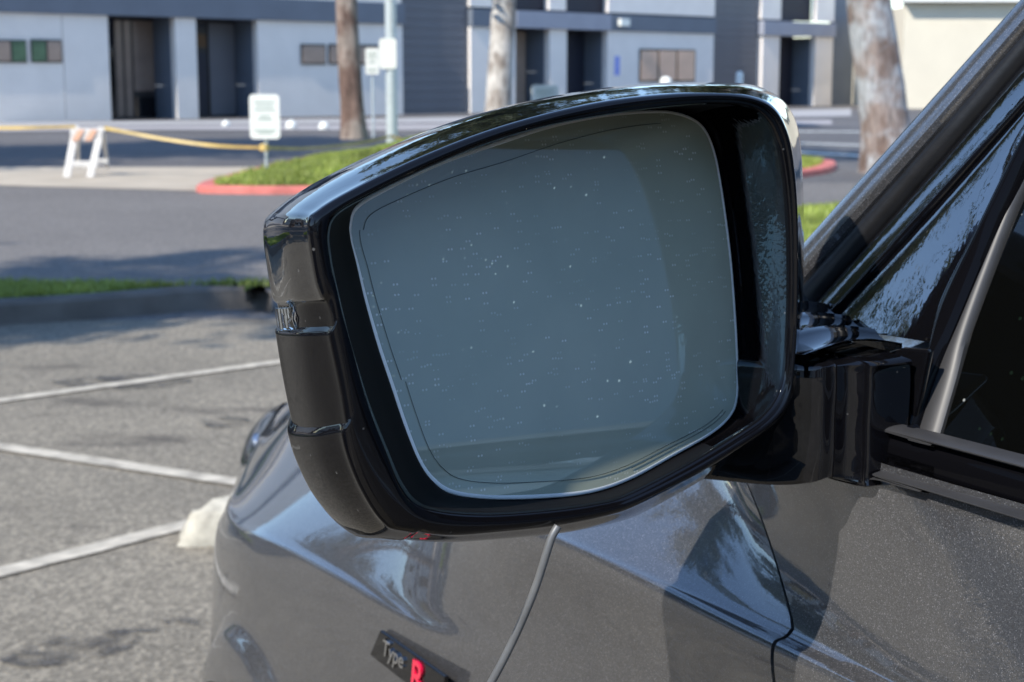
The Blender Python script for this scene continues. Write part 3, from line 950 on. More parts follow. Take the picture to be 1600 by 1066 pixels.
# caution tape
def tape(name, pts, w_):
    pts = spline([Vector(p) for p in pts], 12)
    vs = []
    for i, p in enumerate(pts):
        tw = 0.5 * math.sin(i * 0.13)
        up = Vector((0, math.sin(tw), math.cos(tw))) * w_ / 2
        vs += [p + up, p - up, p + up + Vector((0, 0.0015, 0)), p - up + Vector((0, 0.0015, 0))]
    fs_ = []
    for i in range(len(pts) - 1):
        a = i * 4
        fs_ += [(a, a + 1, a + 5, a + 4), (a + 2, a + 6, a + 7, a + 3), (a, a + 4, a + 6, a + 2), (a + 1, a + 3, a + 7, a + 5)]
    return vs, fs_
mb = MB()
for seg_ in ([at(-420, 185, 21), at(-150, 198, 20.5), at(0, 200, 20.0), at(118, 198, bp.y + 0.10)],
             [at(163, 200, bp.y + 0.12), at(260, 218, 19.6), at(340, 228, 19.5), at(413, 231, 19.25)],
             [at(413, 231, 19.25), at(480, 232, 20.5), at(560, 224, 22.2), at(611, 213, 23.4)],
             [at(611, 213, 23.4), at(700, 235, 24), at(850, 225, 25.95)]):
    v_, f_ = tape('t', seg_, 0.04); mb.add(v_, f_)
mb.tube([at(413, 226, 19.29), at(413, 236, 19.29)], 0.055, 10)
tp_ = mb.build('caution_tape', M['tape'])
tag(tp_, 'yellow caution tape strung from the barricade to the parking sign and on over the mound', 'caution tape')

# white wheel stop beyond the car's nose
g1 = gnd(272, 858); g2 = gnd(360, 866)
d_ = Vector((1, 0.10, 0)).normalized(); n_ = Vector((-d_.y, d_.x, 0))
c0 = Vector((g1.x, g1.y + 0.06, 0))
vs = []; fs_ = []
st = [(0.0, 0.055, 0.004), (0.012, 0.062, 0.022), (0.035, 0.068, 0.060), (0.06, 0.07, 0.080), (0.09, 0.07, 0.095), (0.14, 0.07, 0.100), (0.9, 0.07, 0.100), (1.1, 0.07, 0.09), (1.16, 0.06, 0.03)]
prof = [(-1, 0), (-0.97, 0.25), (-0.86, 0.7), (-0.62, 0.96), (0, 1.0), (0.62, 0.96), (0.86, 0.7), (0.97, 0.25), (1, 0)]
for s_, hw, hh in st:
    for a, b_ in prof:
        p = c0 + d_ * s_ + n_ * (a * hw) + W * (0.006 + b_ * hh)
        p += Vector((0, 0, 0.034 * noise.noise(p * 34))) if b_ > 0.2 else Vector()
        vs.append(p)
k = len(prof)
for i in range(len(st) - 1):
    for j in range(k - 1):
        fs_.append((i * k + j, i * k + j + 1, (i + 1) * k + j + 1, (i + 1) * k + j))
fs_ += [tuple(range(k)), tuple(range(len(st) * k - 1, (len(st) - 1) * k - 1, -1))]
mb = MB().add(vs, fs_)
o = mb.build('wheel_stop', plain('chalky_white_paint', (0.40, 0.38, 0.32), 0.85, var=0.35, vs=18, bs=0.6, bscale=90), smooth=50)
tag(o, 'chalky white concrete wheel stop on the asphalt left of the car nose', 'wheel stop')

# ================================================================ THE CAR
carE = empty('parked_car', car(0.5, -1.39, 0))
tag(carE, 'dark grey metallic hatchback with gloss black door mirror filling the foreground', 'car')
CV = -1.39                       # the car's centre line

# sections: (u, [(v, w) from the belt or hood edge down to the sill])
SEC = [
    (-2.35, [(-0.60, 1.02), (-0.56, 0.975), (-0.53, 0.927), (-0.526, 0.918), (-0.53, 0.87), (-0.53, 0.80), (-0.52, 0.62), (-0.53, 0.45), (-0.60, 0.25)]),
    (-0.90, [(-0.509, 1.024), (-0.500, 0.968), (-0.489, 0.9295), (-0.480, 0.9195), (-0.488, 0.87), (-0.490, 0.80), (-0.480, 0.62), (-0.478, 0.45), (-0.53, 0.22)]),
    (0.30, [(-0.509, 1.024), (-0.500, 0.968), (-0.489, 0.9295), (-0.480, 0.9195), (-0.488, 0.87), (-0.492, 0.80), (-0.482, 0.62), (-0.478, 0.45), (-0.53, 0.22)]),
    (0.54, [(-0.510, 1.024), (-0.501, 0.968), (-0.490, 0.9295), (-0.480, 0.9195), (-0.487, 0.87), (-0.492, 0.80), (-0.483, 0.62), (-0.479, 0.45), (-0.53, 0.22)]),
    (0.62, [(-0.540, 1.004), (-0.520, 0.966), (-0.493, 0.929), (-0.480, 0.9195), (-0.487, 0.87), (-0.490, 0.80), (-0.484, 0.62), (-0.480, 0.45), (-0.53, 0.22)]),
    (0.85, [(-0.600, 0.985), (-0.548, 0.955), (-0.494, 0.925), (-0.480, 0.9155), (-0.485, 0.87), (-0.484, 0.80), (-0.480, 0.66), (-0.480, 0.45), (-0.53, 0.22)]),
    (1.08, [(-0.650, 0.958), (-0.600, 0.935), (-0.542, 0.898), (-0.530, 0.887), (-0.501, 0.848), (-0.473, 0.800), (-0.473, 0.66), (-0.480, 0.45), (-0.53, 0.22)]),
    (1.31, [(-0.680, 0.925), (-0.635, 0.905), (-0.575, 0.872), (-0.562, 0.862), (-0.515, 0.828), (-0.472, 0.789), (-0.464, 0.69), (-0.470, 0.45), (-0.50, 0.22)]),
    (1.50, [(-0.715, 0.892), (-0.670, 0.874), (-0.615, 0.846), (-0.603, 0.838), (-0.550, 0.803), (-0.502, 0.764), (-0.483, 0.68), (-0.485, 0.45), (-0.51, 0.22)]),
    (1.66, [(-0.740, 0.865), (-0.690, 0.848), (-0.650, 0.825), (-0.642, 0.818), (-0.604, 0.786), (-0.570, 0.750), (-0.535, 0.66), (-0.530, 0.45), (-0.54, 0.22)]),
    (1.94, [(-0.860, 0.815), (-0.815, 0.805), (-0.780, 0.792), (-0.772, 0.788), (-0.730, 0.764), (-0.692, 0.728), (-0.655, 0.64), (-0.645, 0.45), (-0.65, 0.22)]),
    (2.12, [(-0.950, 0.778), (-0.910, 0.771), (-0.875, 0.762), (-0.865, 0.759), (-0.810, 0.742), (-0.762, 0.710), (-0.735, 0.60), (-0.730, 0.42), (-0.75, 0.20)]),
    (2.26, [(-1.050, 0.738), (-1.000, 0.732), (-0.955, 0.724), (-0.945, 0.721), (-0.885, 0.704), (-0.825, 0.672), (-0.800, 0.55), (-0.790, 0.38), (-0.81, 0.19)]),
]
SU = [s[0] for s in SEC]
def hermite(xs, ys, x):
    n = len(xs)
    i = max(0, min(n - 2, next((k for k in range(n - 1) if x <= xs[k + 1]), n - 2)))
    def tan_(k):
        if k == 0: return (ys[1] - ys[0]) / (xs[1] - xs[0])
        if k == n - 1: return (ys[-1] - ys[-2]) / (xs[-1] - xs[-2])
        a = (ys[k] - ys[k - 1]) / (xs[k] - xs[k - 1]); b_ = (ys[k + 1] - ys[k]) / (xs[k + 1] - xs[k])
        if a * b_ <= 0: return 0.0
        wa = xs[k + 1] - xs[k]; wb = xs[k] - xs[k - 1]
        return (a * wa + b_ * wb) / (wa + wb)
    h = xs[i + 1] - xs[i]; t = (x - xs[i]) / h
    m0, m1 = tan_(i) * h, tan_(i + 1) * h
    return (2 * t**3 - 3 * t**2 + 1) * ys[i] + (t**3 - 2 * t**2 + t) * m0 + (-2 * t**3 + 3 * t**2) * ys[i + 1] + (t**3 - t**2) * m1

def section(u):
    q = [Vector((hermite(SU, [s[1][k][0] for s in SEC], u), hermite(SU, [s[1][k][1] for s in SEC], u), 0)) for k in range(9)]
    k = max(0.0, min(1.0, (u - 0.80) / 0.2)) * max(0.0, min(1.0, (2.1 - u) / 0.2))
    q[4] = q[4].lerp(q[5], 0.62 * k)                # tightens the crease over the wheel
    q[6] = q[6].lerp(q[5], 0.35 * k)
    return q
ARCH_U, ARCH_W, ARCH_R = 1.315, 0.32, 0.325
def profile(u, n=7):
    q = spline(section(u), n)
    wl = 0.22
    d = ARCH_R**2 - (u - ARCH_U)**2
    if d > 0: wl = max(wl, ARCH_W + math.sqrt(d))
    # bulge round the arch
    out = []
    tot = len(q)
    cut = [p for p in q if p.y > wl]
    if len(cut) < tot:
        a = cut[-1]; b_ = q[len(cut)]
        t = (a.y - wl) / max(1e-6, a.y - b_.y)
        cut.append(a.lerp(b_, t))
    # resample the lower part so that every station has the same count
    keep = 5 * n
    up = q[:keep]; low = [p for p in cut[keep:]]
    if not low: low = [cut[-1]]
    low = [up[-1]] + low
    Ls = [0]
    for i in range(1, len(low)): Ls.append(Ls[-1] + (low[i] - low[i - 1]).length)
    m_ = 3 * n
    for k in range(1, m_ + 1):
        s = Ls[-1] * k / m_
        i = max(1, next((j for j in range(1, len(Ls)) if Ls[j] >= s - 1e-9), len(Ls) - 1)) if len(Ls) > 1 else 0
        if len(Ls) == 1: up.append(low[0]); continue
        t = (s - Ls[i - 1]) / max(1e-9, Ls[i] - Ls[i - 1])
        up.append(low[i - 1].lerp(low[i], t))
    return up

def flare(u, p):
    r = math.hypot(u - ARCH_U, p.y - ARCH_W)
    k = math.exp(-((r - ARCH_R) / 0.04)**2) * 0.004
    r2 = math.hypot((u - 1.345) / 1.0, (p.y - 0.50) / 1.1)
    t = max(0.0, min(1.0, (0.185 - r2) / 0.018)); k += 0.011 * t * t * (3 - 2 * t)
    return Vector((p.x + k, p.y, 0))

def side_panel(name, us, mt, inward_ends=(True, True), seam=None, mirror=False):
    rows = []
    for u in us:
        row = []
        for p in profile(u):
            uu = u + 1.5 * max(0.0, p.y - 0.93) * max(0.0, 1 - abs(u - 0.60) / 0.35)
            p = flare(u, p)
            row.append((uu, p.x, p.y))
        rows.append(row)
    if inward_ends[0]:
        rows = [[(a + 0.0008, b_ - 0.004, c) for a, b_, c in rows[0]]] + rows
        rows = [[(a + 0.002, b_ - 0.022, c) for a, b_, c in rows[0]]] + rows
    if inward_ends[1]:
        rows = rows + [[(a - 0.0008, b_ - 0.004, c) for a, b_, c in rows[-1]]]
        rows = rows + [[(a - 0.002, b_ - 0.022, c) for a, b_, c in rows[-1]]]
    # lip turned in at the bottom
    for r in rows:
        a, b_, c = r[-1]
        r.append((a, b_ - 0.004, c + 0.001)); r.append((a, b_ - 0.04, c + 0.004))
    n = len(rows[0])
    vs = [car(a, (2 * CV - b_) if mirror else b_, c) for r in rows for a, b_, c in r]
    fs_ = [(i * n + j, i * n + j + 1, (i + 1) * n + j + 1, (i + 1) * n + j) for i in range(len(rows) - 1) for j in range(n - 1)]
    if mirror: fs_ = [tuple(reversed(f)) for f in fs_]
    return mesh(name, vs, [tuple(reversed(f)) for f in fs_], mt, carE, smooth=50, origin=car((us[0] + us[-1]) / 2, CV, 0.2))

def lin(a, b_, n): return [a + (b_ - a) * i / n for i in range(n + 1)]
seamf = lambda w: 0.035 * max(0, (w - 0.92) / 0.09)
side_panel('door', lin(-0.52, 0.5985, 40), M['paint'])
side_panel('fender', lin(0.6012, 0.95, 16) + lin(0.96, 1.67, 70)[0:] + lin(1.69, 2.26, 26), M['paint'], (True, False))
side_panel('rear_door', lin(-1.40, -0.525, 14), M['paint'])
side_panel('rear_quarter', lin(-2.35, -1.405, 14), M['paint'])
side_panel('far_side_panel', lin(-2.35, 2.26, 60), M['paint'], (False, False), mirror=True)

# hood
rows = []
for u in lin(0.80, 2.26, 44):
    p1 = section(u)[0]; pb = section(u)[1]
    row = []
    n = 22
    half = (p1.x - CV)
    sl = (p1.y - pb.y) / max(1e-4, (pb.x - p1.x))
    e = 0.004
    crn = 0.055 + 0.02 * min(1, max(0, (1.6 - u)))
    for j in range(-n, n + 1):
        t = j / n
        v_ = CV + t * (half - e)
        w_ = p1.y + crn * (1 - abs(t)**2.4)
        # raised ridge near the fender
        w_ += 0.008 * math.exp(-((abs(t) - 0.72) / 0.08)**2)
        row.append((u, v_, w_))
    row = [(u, row[0][1] - 0.002, row[0][2] - 0.018)] + row + [(u, row[-1][1] + 0.002, row[-1][2] - 0.018)]
    rows.append(row)
n = len(rows[0])
vs = [car(*p) for r in rows for p in r]
fs_ = [(i * n + j, i * n + j + 1, (i + 1) * n + j + 1, (i + 1) * n + j) for i in range(len(rows) - 1) for j in range(n - 1)]
mesh('hood', vs, fs_, M['paint'], carE, smooth=45, origin=car(1.5, CV, 0.9))
# nose / bumper closing the front
def nose(u0, u1, w0, w1, name, mt, k=1.0):
    rows = []
    for j in lin(-1, 1, 40):
        a = j * math.pi / 2
        rows.append([(u0 + (u1 - u0) * math.cos(a) * s, CV + 0.43 * j if False else CV + 0.58 * math.sin(a), w) for s, w in ((0, w0), (0.6, w0 - 0.02), (1.0, w0 - 0.08), (1.0, (w0 + w1) / 2), (0.9, w1))])
    n = 5
    vs = [car(*p) for r in rows for p in r]
    fs_ = [(i * n + q, i * n + q + 1, (i + 1) * n + q + 1, (i + 1) * n + q) for i in range(len(rows) - 1) for q in range(n - 1)]
    return mesh(name, vs, fs_, mt, carE, smooth=50, origin=car(u0, CV, w1))
nose(2.20, 2.36, 0.70, 0.19, 'bumper', M['paint'])
# headlight on the front corner
hl = []
us = lin(1.94, 2.19, 12)
vs = []; 
for u in us:
    s = section(u)
    for t in lin(0, 1, 8):
        a = s[4].lerp(s[6], 0.0 + 0.75 * t)
        b_ = s[5]
        p = cr(s[3], s[4], s[5], s[6], t) if False else (s[4] * (1 - t)**2 + b_ * 2 * t * (1 - t) + s[6].lerp(b_, 0.35) * t * t)
        e = math.sin(math.pi * (u - 1.94) / 0.25)**0.5 * math.sin(math.pi * t)**0.5 if 0 < t < 1 and 1.94 < u < 2.19 else 0
        vs.append(car(u + 0.004, p.x + 0.004 + 0.012 * e, p.y + 0.004 * e))
n = 9
fs_ = [(i * n + j, (i + 1) * n + j, (i + 1) * n + j + 1, i * n + j + 1) for i in range(12) for j in range(8)]
hlo = mesh('headlight', vs, fs_, M['clear_lens'], carE, smooth=60, origin=car(2.05, -0.85, 0.7))
def sub(name, u, t, v_off, size, mt):
    s = section(u); p = s[4].lerp(s[6], t)
    mb = MB().tube([car(u - 0.004, p.x + v_off - 0.012, p.y), car(u + 0.006, p.x + v_off + 0.002, p.y)], size, 14)
    return mb.build(name, mt, hlo, smooth=50)
sub('reflector', 2.00, 0.35, 0.004, 0.022, M['chrome'])
sub('reflector', 2.08, 0.35, 0.004, 0.022, M['chrome'])
0 and sub('amber_lamp', 1.96, 0.60, 0.005, 0.014, plain('amber_lens', (0.7, 0.35, 0.03), 0.2))
# black intake trim at the hood's leading edge
MB().tube([car(2.15, -1.05, 0.752), car(2.22, -1.14, 0.70), car(2.30, -1.30, 0.66)], 0.012, 10).build('grille_trim', M['black'], carE, smooth=50)

# inner wheel well, tyre and rim
wh_c = car(ARCH_U, -0.575, 0.33)
well = MB()
pts_a = [ARCH_U + (ARCH_R + 0.012) * math.cos(R(a)) for a in range(0, 181, 10)]
pw = [ARCH_W + (ARCH_R + 0.012) * math.sin(R(a)) for a in range(0, 181, 10)]
vs = [car(a, -0.50, b_) for a, b_ in zip(pts_a, pw)] + [car(a, -0.78, b_) for a, b_ in zip(pts_a, pw)]
k = len(pts_a)
well.add(vs, [(i, i + 1, k + i + 1, k + i) for i in range(k - 1)] + [tuple(range(k, 2 * k))])
well.build('wheel_well', M['interior'], carE)
wheel = None
def ring_of(rv, n=48):
    vs = []; m_ = len(rv)
    for i in range(n):
        a = 2 * math.pi * i / n
        for r, dv in rv:
            vs.append(wh_c + U * (r * math.cos(a)) + W * (r * math.sin(a)) + V * dv)
    fs_ = [(i * m_ + j, i * m_ + (j + 1) % m_, ((i + 1) % n) * m_ + (j + 1) % m_, ((i + 1) % n) * m_ + j) for i in range(n) for j in range(m_)]
    return MB().add(vs, fs_)
wheel = ring_of([(0.245, -0.11), (0.30, -0.125), (0.322, -0.10), (0.325, 0.0), (0.322, 0.085), (0.31, 0.105), (0.27, 0.11), (0.245, 0.10)]).build('wheel', M['tyre'], carE, smooth=40)
ring_of([(0.228, -0.1), (0.247, -0.1), (0.250, 0.10), (0.243, 0.106), (0.234, 0.10), (0.226, 0.06)]).build('rim', M['alloy'], wheel, smooth=40)
for i in range(5):
    for s_ in (-0.13, 0.13):
        a = 2 * math.pi * i / 5 + s_
        d_ = U * math.cos(a) + W * math.sin(a)
        MB().tube([wh_c + d_ * 0.03 + V * 0.06, wh_c + d_ * 0.14 + V * 0.075, wh_c + d_ * 0.232 + V * 0.085], [0.02, 0.016, 0.014], 8).build('spoke', M['alloy'], wheel, smooth=40)
MB().tube([wh_c + V * 0.02, wh_c + V * 0.07], 0.04, 16).build('wheel_hub', M['alloy'], wheel, smooth=40)
w2 = copy_tree(wheel, carE)
w2.location = wheel.location - U * 2.72

# ---- greenhouse: the plane of the side glass leans inboard
LEAN = R(24)
GN = (V * math.cos(LEAN) + W * math.sin(LEAN))
GP = car(0.55, -0.532, 1.06)
def gw_(px, py, off=0.0):
    return on_plane(px, py, GP + GN * off, GN)
# ahead of the door frame the glass and pillar turn in towards the bonnet
VQ = Matrix.Rotation(R(-8), 3, 'Z') @ V
GNQ = (VQ * math.cos(LEAN) + W * math.sin(LEAN))
def g_(px, py, off=0.0):
    return on_plane(px, py, GP + GNQ * off, GNQ)

def strip(name, A, B, height, mt, parent, base=0.0, n=10, sub_=6, prof=None, origin=None, door=False):
    """band between two pixel polylines laid on the glass plane, bulging outward"""
    pf = gw_ if door else g_; GN_ = GN if door else GNQ
    A = spline([pf(x, y, base) for x, y in A], sub_); B = spline([pf(x, y, base) for x, y in B], sub_)
    rows = []
    prof = prof or [math.sin(math.pi * j / n)**0.6 if 0 < j < n else 0.0 for j in range(n + 1)]
    n = len(prof) - 1
    for a, b_ in zip(A, B):
        r = [a - GN_ * 0.012]
        r += [a.lerp(b_, j / n) + GN_ * (height * prof[j]) for j in range(n + 1)]
        r.append(b_ - GN_ * 0.012)
        rows.append(r)
    k = len(rows[0])
    vs = [p for r in rows for p in r]
    fs_ = [(i * k + j, i * k + j + 1, (i + 1) * k + j + 1, (i + 1) * k + j) for i in range(len(rows) - 1) for j in range(k - 1)]
    o = mesh(name, vs, fs_, mt, parent, smooth=35, origin=vs[0])
    normals_fix(o)
    # outward
    nsum = Vector()
    for f in o.data.polygons: nsum += f.normal * f.area
    if nsum.dot(GN) < 0: o.data.flip_normals()
    return o
# pillar outer skin (body colour)
strip('pillar', [(1190, 464), (1252, 392), (1430, 193), (1600, 4), (1900, -330)],
      [(1200, 508), (1262, 440), (1440, 243), (1600, 60), (1890, -270)], 0.007, M['paint'], carE, 0.003,
      prof=[0, 0.55, 0.74, 0.86, 0.93, 0.97, 0.99, 1.0, 0.99, 0.97, 0.92, 0.5])
strip('pillar_seal', [(1200, 510), (1262, 442), (1440, 245), (1600, 62), (1890, -268)],
      [(1220, 531), (1280, 464), (1453, 268), (1600, 97), (1880, -230)], 0.006, M['rubber'], carE, 0.0)
strip('glass_band', [(1205, 548), (1281, 464), (1454, 269), (1600, 98), (1880, -229)],
      [(1240, 552), (1281, 508), (1429, 347), (1600, 160), (1890, -155)], 0.0012, M['garnish'], carE, 0.0)
strip('pillar_bead', [(1240, 552), (1281, 508), (1429, 347), (1600, 160), (1890, -155)],
      [(1246, 556), (1288, 512), (1435, 353), (1600, 171), (1890, -145)], 0.003, M['black'], carE, 0.0)
# quarter panel garnish (the big glossy triangle)
ql = [(1289, 511), (1340, 458), (1436, 354), (1600, 172), (1890, -144)]
qr = [(1456, 536), (1473, 462), (1530, 352), (1600, 214), (1760, -80)]
# the lower edge closes between (1289,511) and (1456,536)
strip('quarter_glass', ql, qr, 0.0016, M['garnish'], carE, 0.0, prof=[0, 0.6, 0.9, 1, 1, 1, 0.95, 0.8, 0.6, 0.3])
strip('door_frame', [(1432, 640), (1457, 537), (1474, 463), (1531, 353), (1600, 215), (1761, -79)],
      [(1430, 676), (1464, 575), (1496, 500), (1559, 350), (1600, 262), (1780, -130)], 0.004, M['side_black'], carE, 0.001)
strip('window_strip', [(1428, 678), (1460, 586), (1493, 508), (1560, 351), (1600, 263), (1770, -110)],
      [(1466, 688), (1494, 592), (1516, 512), (1576, 352), (1611, 272), (1782, -100)], 0.003, M['grey_rubber'], carE, -0.003, door=True)
# window glass reaching back along the door
gl_top = 1.36
def gc(u, w, off=0.0):
    v_ = -0.532 - (w - 1.06) * math.tan(LEAN)
    return car(u, v_, w) + GN * off
a0 = gw_(1470, 690, -0.004); a1 = gw_(1522, 512, -0.004); a2 = gw_(1582, 352, -0.004); a3 = gw_(1690, 120, -0.004)
def uw(p): return p.dot(U), p.z
poly = [a0, a1, a2, a3, gc(-0.05, 1.40, -0.004), gc(-0.50, 1.41, -0.004), gc(-0.50, 1.0, -0.004), gc(0.45, 1.0, -0.004)]
u0_, w0_ = uw(a0)
b = MB().prism(poly, GN * -0.004)
b.build('side_window', M['window'], carE)
poly = [gc(-0.56, 1.41, -0.004), gc(-1.30, 1.36, -0.004), gc(-1.45, 1.05, -0.004), gc(-0.56, 1.0, -0.004)]
MB().prism(poly, GN * -0.004).build('rear_side_window', M['window'], carE)
MB().prism([gc(-0.505, 1.42, 0.0), gc(-0.555, 1.42, 0.0), gc(-0.555, 1.0, 0.0), gc(-0.505, 1.0, 0.0)], GN * -0.02).build('centre_pillar', M['black'], carE)

# belt trim along the door top
def belt(name, A, B, vpl, height, mt, back, prof=None, base=0.0):
    P0 = car(0, vpl, 1.0)
    f = lambda q: on_plane(q[0], q[1], P0 + V * base, V)
    A = [f(q) for q in A]; B = [f(q) for q in B]
    A.append(A[-1] - U * back + W * 0.004); B.append(B[-1] - U * back + W * 0.004)
    A = spline(A, 6); B = spline(B, 6)
    prof = prof or [0, 0.6, 0.85, 1, 1, 0.9, 0.7, 0.3, 0]
    n = len(prof) - 1; rows = []
    for a, b_ in zip(A, B):
        rows.append([a - V * 0.005] + [a.lerp(b_, j / n) + V * (height * prof[j]) for j in range(n + 1)] + [b_ - V * 0.012])
    k = len(rows[0]); vs = [p for r in rows for p in r]
    fs_ = [(i * k + j, i * k + j + 1, (i + 1) * k + j + 1, (i + 1) * k + j) for i in range(len(rows) - 1) for j in range(k - 1)]
    fs_ += [tuple(range(k))]
    o = mesh(name, vs, fs_, mt, carE, smooth=35, origin=vs[0]); normals_fix(o)
    ns = Vector()
    for p in o.data.polygons: ns += p.normal * p.area
    if ns.dot(V) < 0: o.data.flip_normals()
    return o
belt('belt_seal', [(1434, 681), (1470, 690), (1600, 716)], [(1434, 690), (1470, 699), (1600, 732)], -0.5075, 0.006, M['grey_rubber'], 0.9)
belt('belt_trim', [(1386, 700), (1402, 686), (1434, 690), (1470, 699), (1600, 732)], [(1376, 728), (1398, 738), (1432, 747), (1470, 757), (1600, 791)], -0.5075, 0.004, M['side_black'], 0.9, prof=[0, .5, .8, .9, .95, 1, 1, 1, 1, .8, .4])
belt('belt_bead', [(1362, 742), (1398, 740), (1432, 749), (1470, 759), (1600, 792)], [(1362, 750), (1398, 750), (1432, 759), (1470, 769), (1600, 804)], -0.5055, 0.012, M['grey_rubber'], 0.9)

# windscreen, roof, rear and the far side glass
def quad(name, pts, mt, th=0.006):
    n_ = (pts[1] - pts[0]).cross(pts[2] - pts[0]).normalized()
    return MB().prism(pts, n_ * th).build(name, mt, carE)
pt = gw_(1900, -330, 0.0); ut, wt = uw(pt); vt = pt.dot(V)
pb_ = g_(1205, 450, 0.0); ub, wb = uw(pb_); vb = pb_.dot(V)
ROOFW = 1.42
vt2 = -0.532 - (ROOFW - 1.06) * math.tan(LEAN)
def mir(v_): return 2 * CV - v_
us_pillar_top = ut - (ROOFW - wt) * 1.2
grid = []
for t in lin(0, 1, 10):
    u_ = 0.67 + (us_pillar_top - 0.67) * t; w_ = 1.06 + (ROOFW - 1.06) * t; v_ = -0.575 + (vt2 + 0.575) * t
    grid.append([car(u_ + 0.12 * (1 - s * s) * (1 - t * 0.5), CV + (v_ - CV) * s, w_ + 0.03 * (1 - s * s)) for s in lin(-1, 1, 16)])
k = 17
mesh('windscreen', [p for r in grid for p in r], [(i * k + j, i * k + j + 1, (i + 1) * k + j + 1, (i + 1) * k + j) for i in range(10) for j in range(16)], M['windscreen'], carE, smooth=60, origin=car(0.7, CV, 1.1))
grid = []
for t in lin(0, 1, 10):
    u_ = us_pillar_top + (-1.45 - us_pillar_top) * t
    grid.append([car(u_ + 0.08 * (1 - s * s) * (1 - t), CV + (vt2 - CV) * s, ROOFW - 0.04 * t * t + 0.035 * (1 - s**4)) for s in lin(-1, 1, 16)])
mesh('roof', [p for r in grid for p in r], [(i * k + j, i * k + j + 1, (i + 1) * k + j + 1, (i + 1) * k + j) for i in range(10) for j in range(16)], M['paint'], carE, smooth=60, origin=car(-0.5, CV, 1.4))
quad('rear_glass', [car(-1.45, vt2, 1.38), car(-1.45, mir(vt2), 1.38), car(-2.2, mir(-0.62), 1.0), car(-2.2, -0.62, 1.0)], M['window'])
quad('tailgate', [car(-2.2, -0.62, 1.0), car(-2.2, mir(-0.62), 1.0), car(-2.34, mir(-0.55), 0.3), car(-2.34, -0.55, 0.3)], M['paint'])
quad('far_window', [car(0.5, mir(-0.54), 1.02), car(0.0, mir(vt2), 1.4), car(-1.4, mir(vt2), 1.38), car(-1.5, mir(-0.55), 1.02)], M['window'])
quad('rear_pillar', [gc(-1.31, 1.41, 0), gc(-1.47, 1.03, 0), car(-2.2, -0.62, 1.0), car(-1.45, vt2, 1.40)], M['paint'])
MB().tube([gc(ut - 0.02, 1.405), gc(-0.5, 1.43), gc(-1.40, 1.40)], 0.02, 10).build('roof_rail', M['black'], carE, smooth=50)
MB().box(car(-0.4, CV, 0.26), 1.6, 0.78, 0.05, U, V, W).build('floor', M['interior'], carE)
quad('door_lining', [car(0.6, -0.56, 0.3), car(-1.4, -0.56, 0.3), car(-1.4, -0.56, 1.0), car(0.6, -0.56, 1.0)], M['interior'], 0.02)
quad('dashboard', [car(0.72, -0.58, 0.98), car(0.72, mir(-0.58), 0.98), car(0.30, mir(-0.60), 0.90), car(0.30, -0.60, 0.90)], M['interior'], 0.04)
# front seat and headrest
seat = MB().box(car(-0.48, -0.93, 0.82), 0.07, 0.24, 0.33, (U * 0.95 + W * 0.3).normalized(), V, (W * 0.95 - U * 0.3).normalized()).build('seat', M['seat'], carE, smooth=50, bevel=0.05, seg=3)
MB().box(car(-0.62, -0.93, 1.24), 0.05, 0.13, 0.09, U, V, W).build('headrest', M['interior'], seat, smooth=50, bevel=0.035, seg=3)
MB().box(car(-0.20, -0.93, 0.48), 0.26, 0.25, 0.07, U, V, W).build('seat_cushion', M['seat'], seat, smooth=50, bevel=0.04, seg=3)

# ---- fender badge
bc = on_plane(641, 1022, car(0, -0.4705, 0), V)
be = [on_plane(x, y, car(0, -0.472, 0), V) for x, y in ((600, 984), (702, 1056), (694, 1108), (584, 1022))]
b = MB().prism(be, V * 0.0035)
badge = b.build('badge', M['black'], carE, bevel=0.0008)
ax = (be[1] - be[0]).normalized()                      # runs backward along the car
ay = (W - ax * W.dot(ax)).normalized()
hgt = (be[0] - be[3]).dot(ay)
def letters(txt, pos, size, mt, name, shear=0.25, ext=0.0012, bold=0.0):
    cu = bpy.data.curves.new(name, 'FONT'); cu.body = txt; cu.size = size; cu.extrude = ext; cu.shear = shear; cu.offset = bold; cu.resolution_u = 3
    tmp = bpy.data.objects.new(name, cu); col.objects.link(tmp)
    dg = bpy.context.evaluated_depsgraph_get(); dg.update()
    me = bpy.data.meshes.new_from_object(tmp.evaluated_get(dg))
    col.objects.unlink(tmp); bpy.data.objects.remove(tmp)
    me.materials.clear(); me.materials.append(mt)
    o = bpy.data.objects.new(name, me); col.objects.link(o)
    rot = Matrix((ax, ay, V)).transposed().to_4x4()
    o.parent = badge
    o.matrix_world = Matrix.Translation(pos) @ rot
    o.matrix_parent_inverse = Matrix.Translation(-tot_loc(badge))
    o.matrix_basis = Matrix.Translation(pos) @ rot
    return o
L_ = (be[1] - be[0]).length
b0 = be[3] + V * 0.0085
letters('Type', be[0] - ay * hgt * 0.62 + ax * L_ * 0.06 + V * 0.0045, hgt * 0.72, M['chrome'], 'script_lettering', 0.3, 0.0008, 0.0002)
letters('R', be[0] - ay * hgt * 1.02 + ax * L_ * 0.50 + V * 0.0045, hgt * 1.35, M['red'], 'red_initial', 0.2, 0.0009, 0.0004)

# ================================================================ WING MIRROR
NH = R(142.0)
MN = Vector((math.sin(NH), math.cos(NH), 0.03)).normalized()
MP = at(830, 480, 0.625)
def mp(px, py, fwd):
    return on_plane(px, py, MP - MN * fwd, MN)
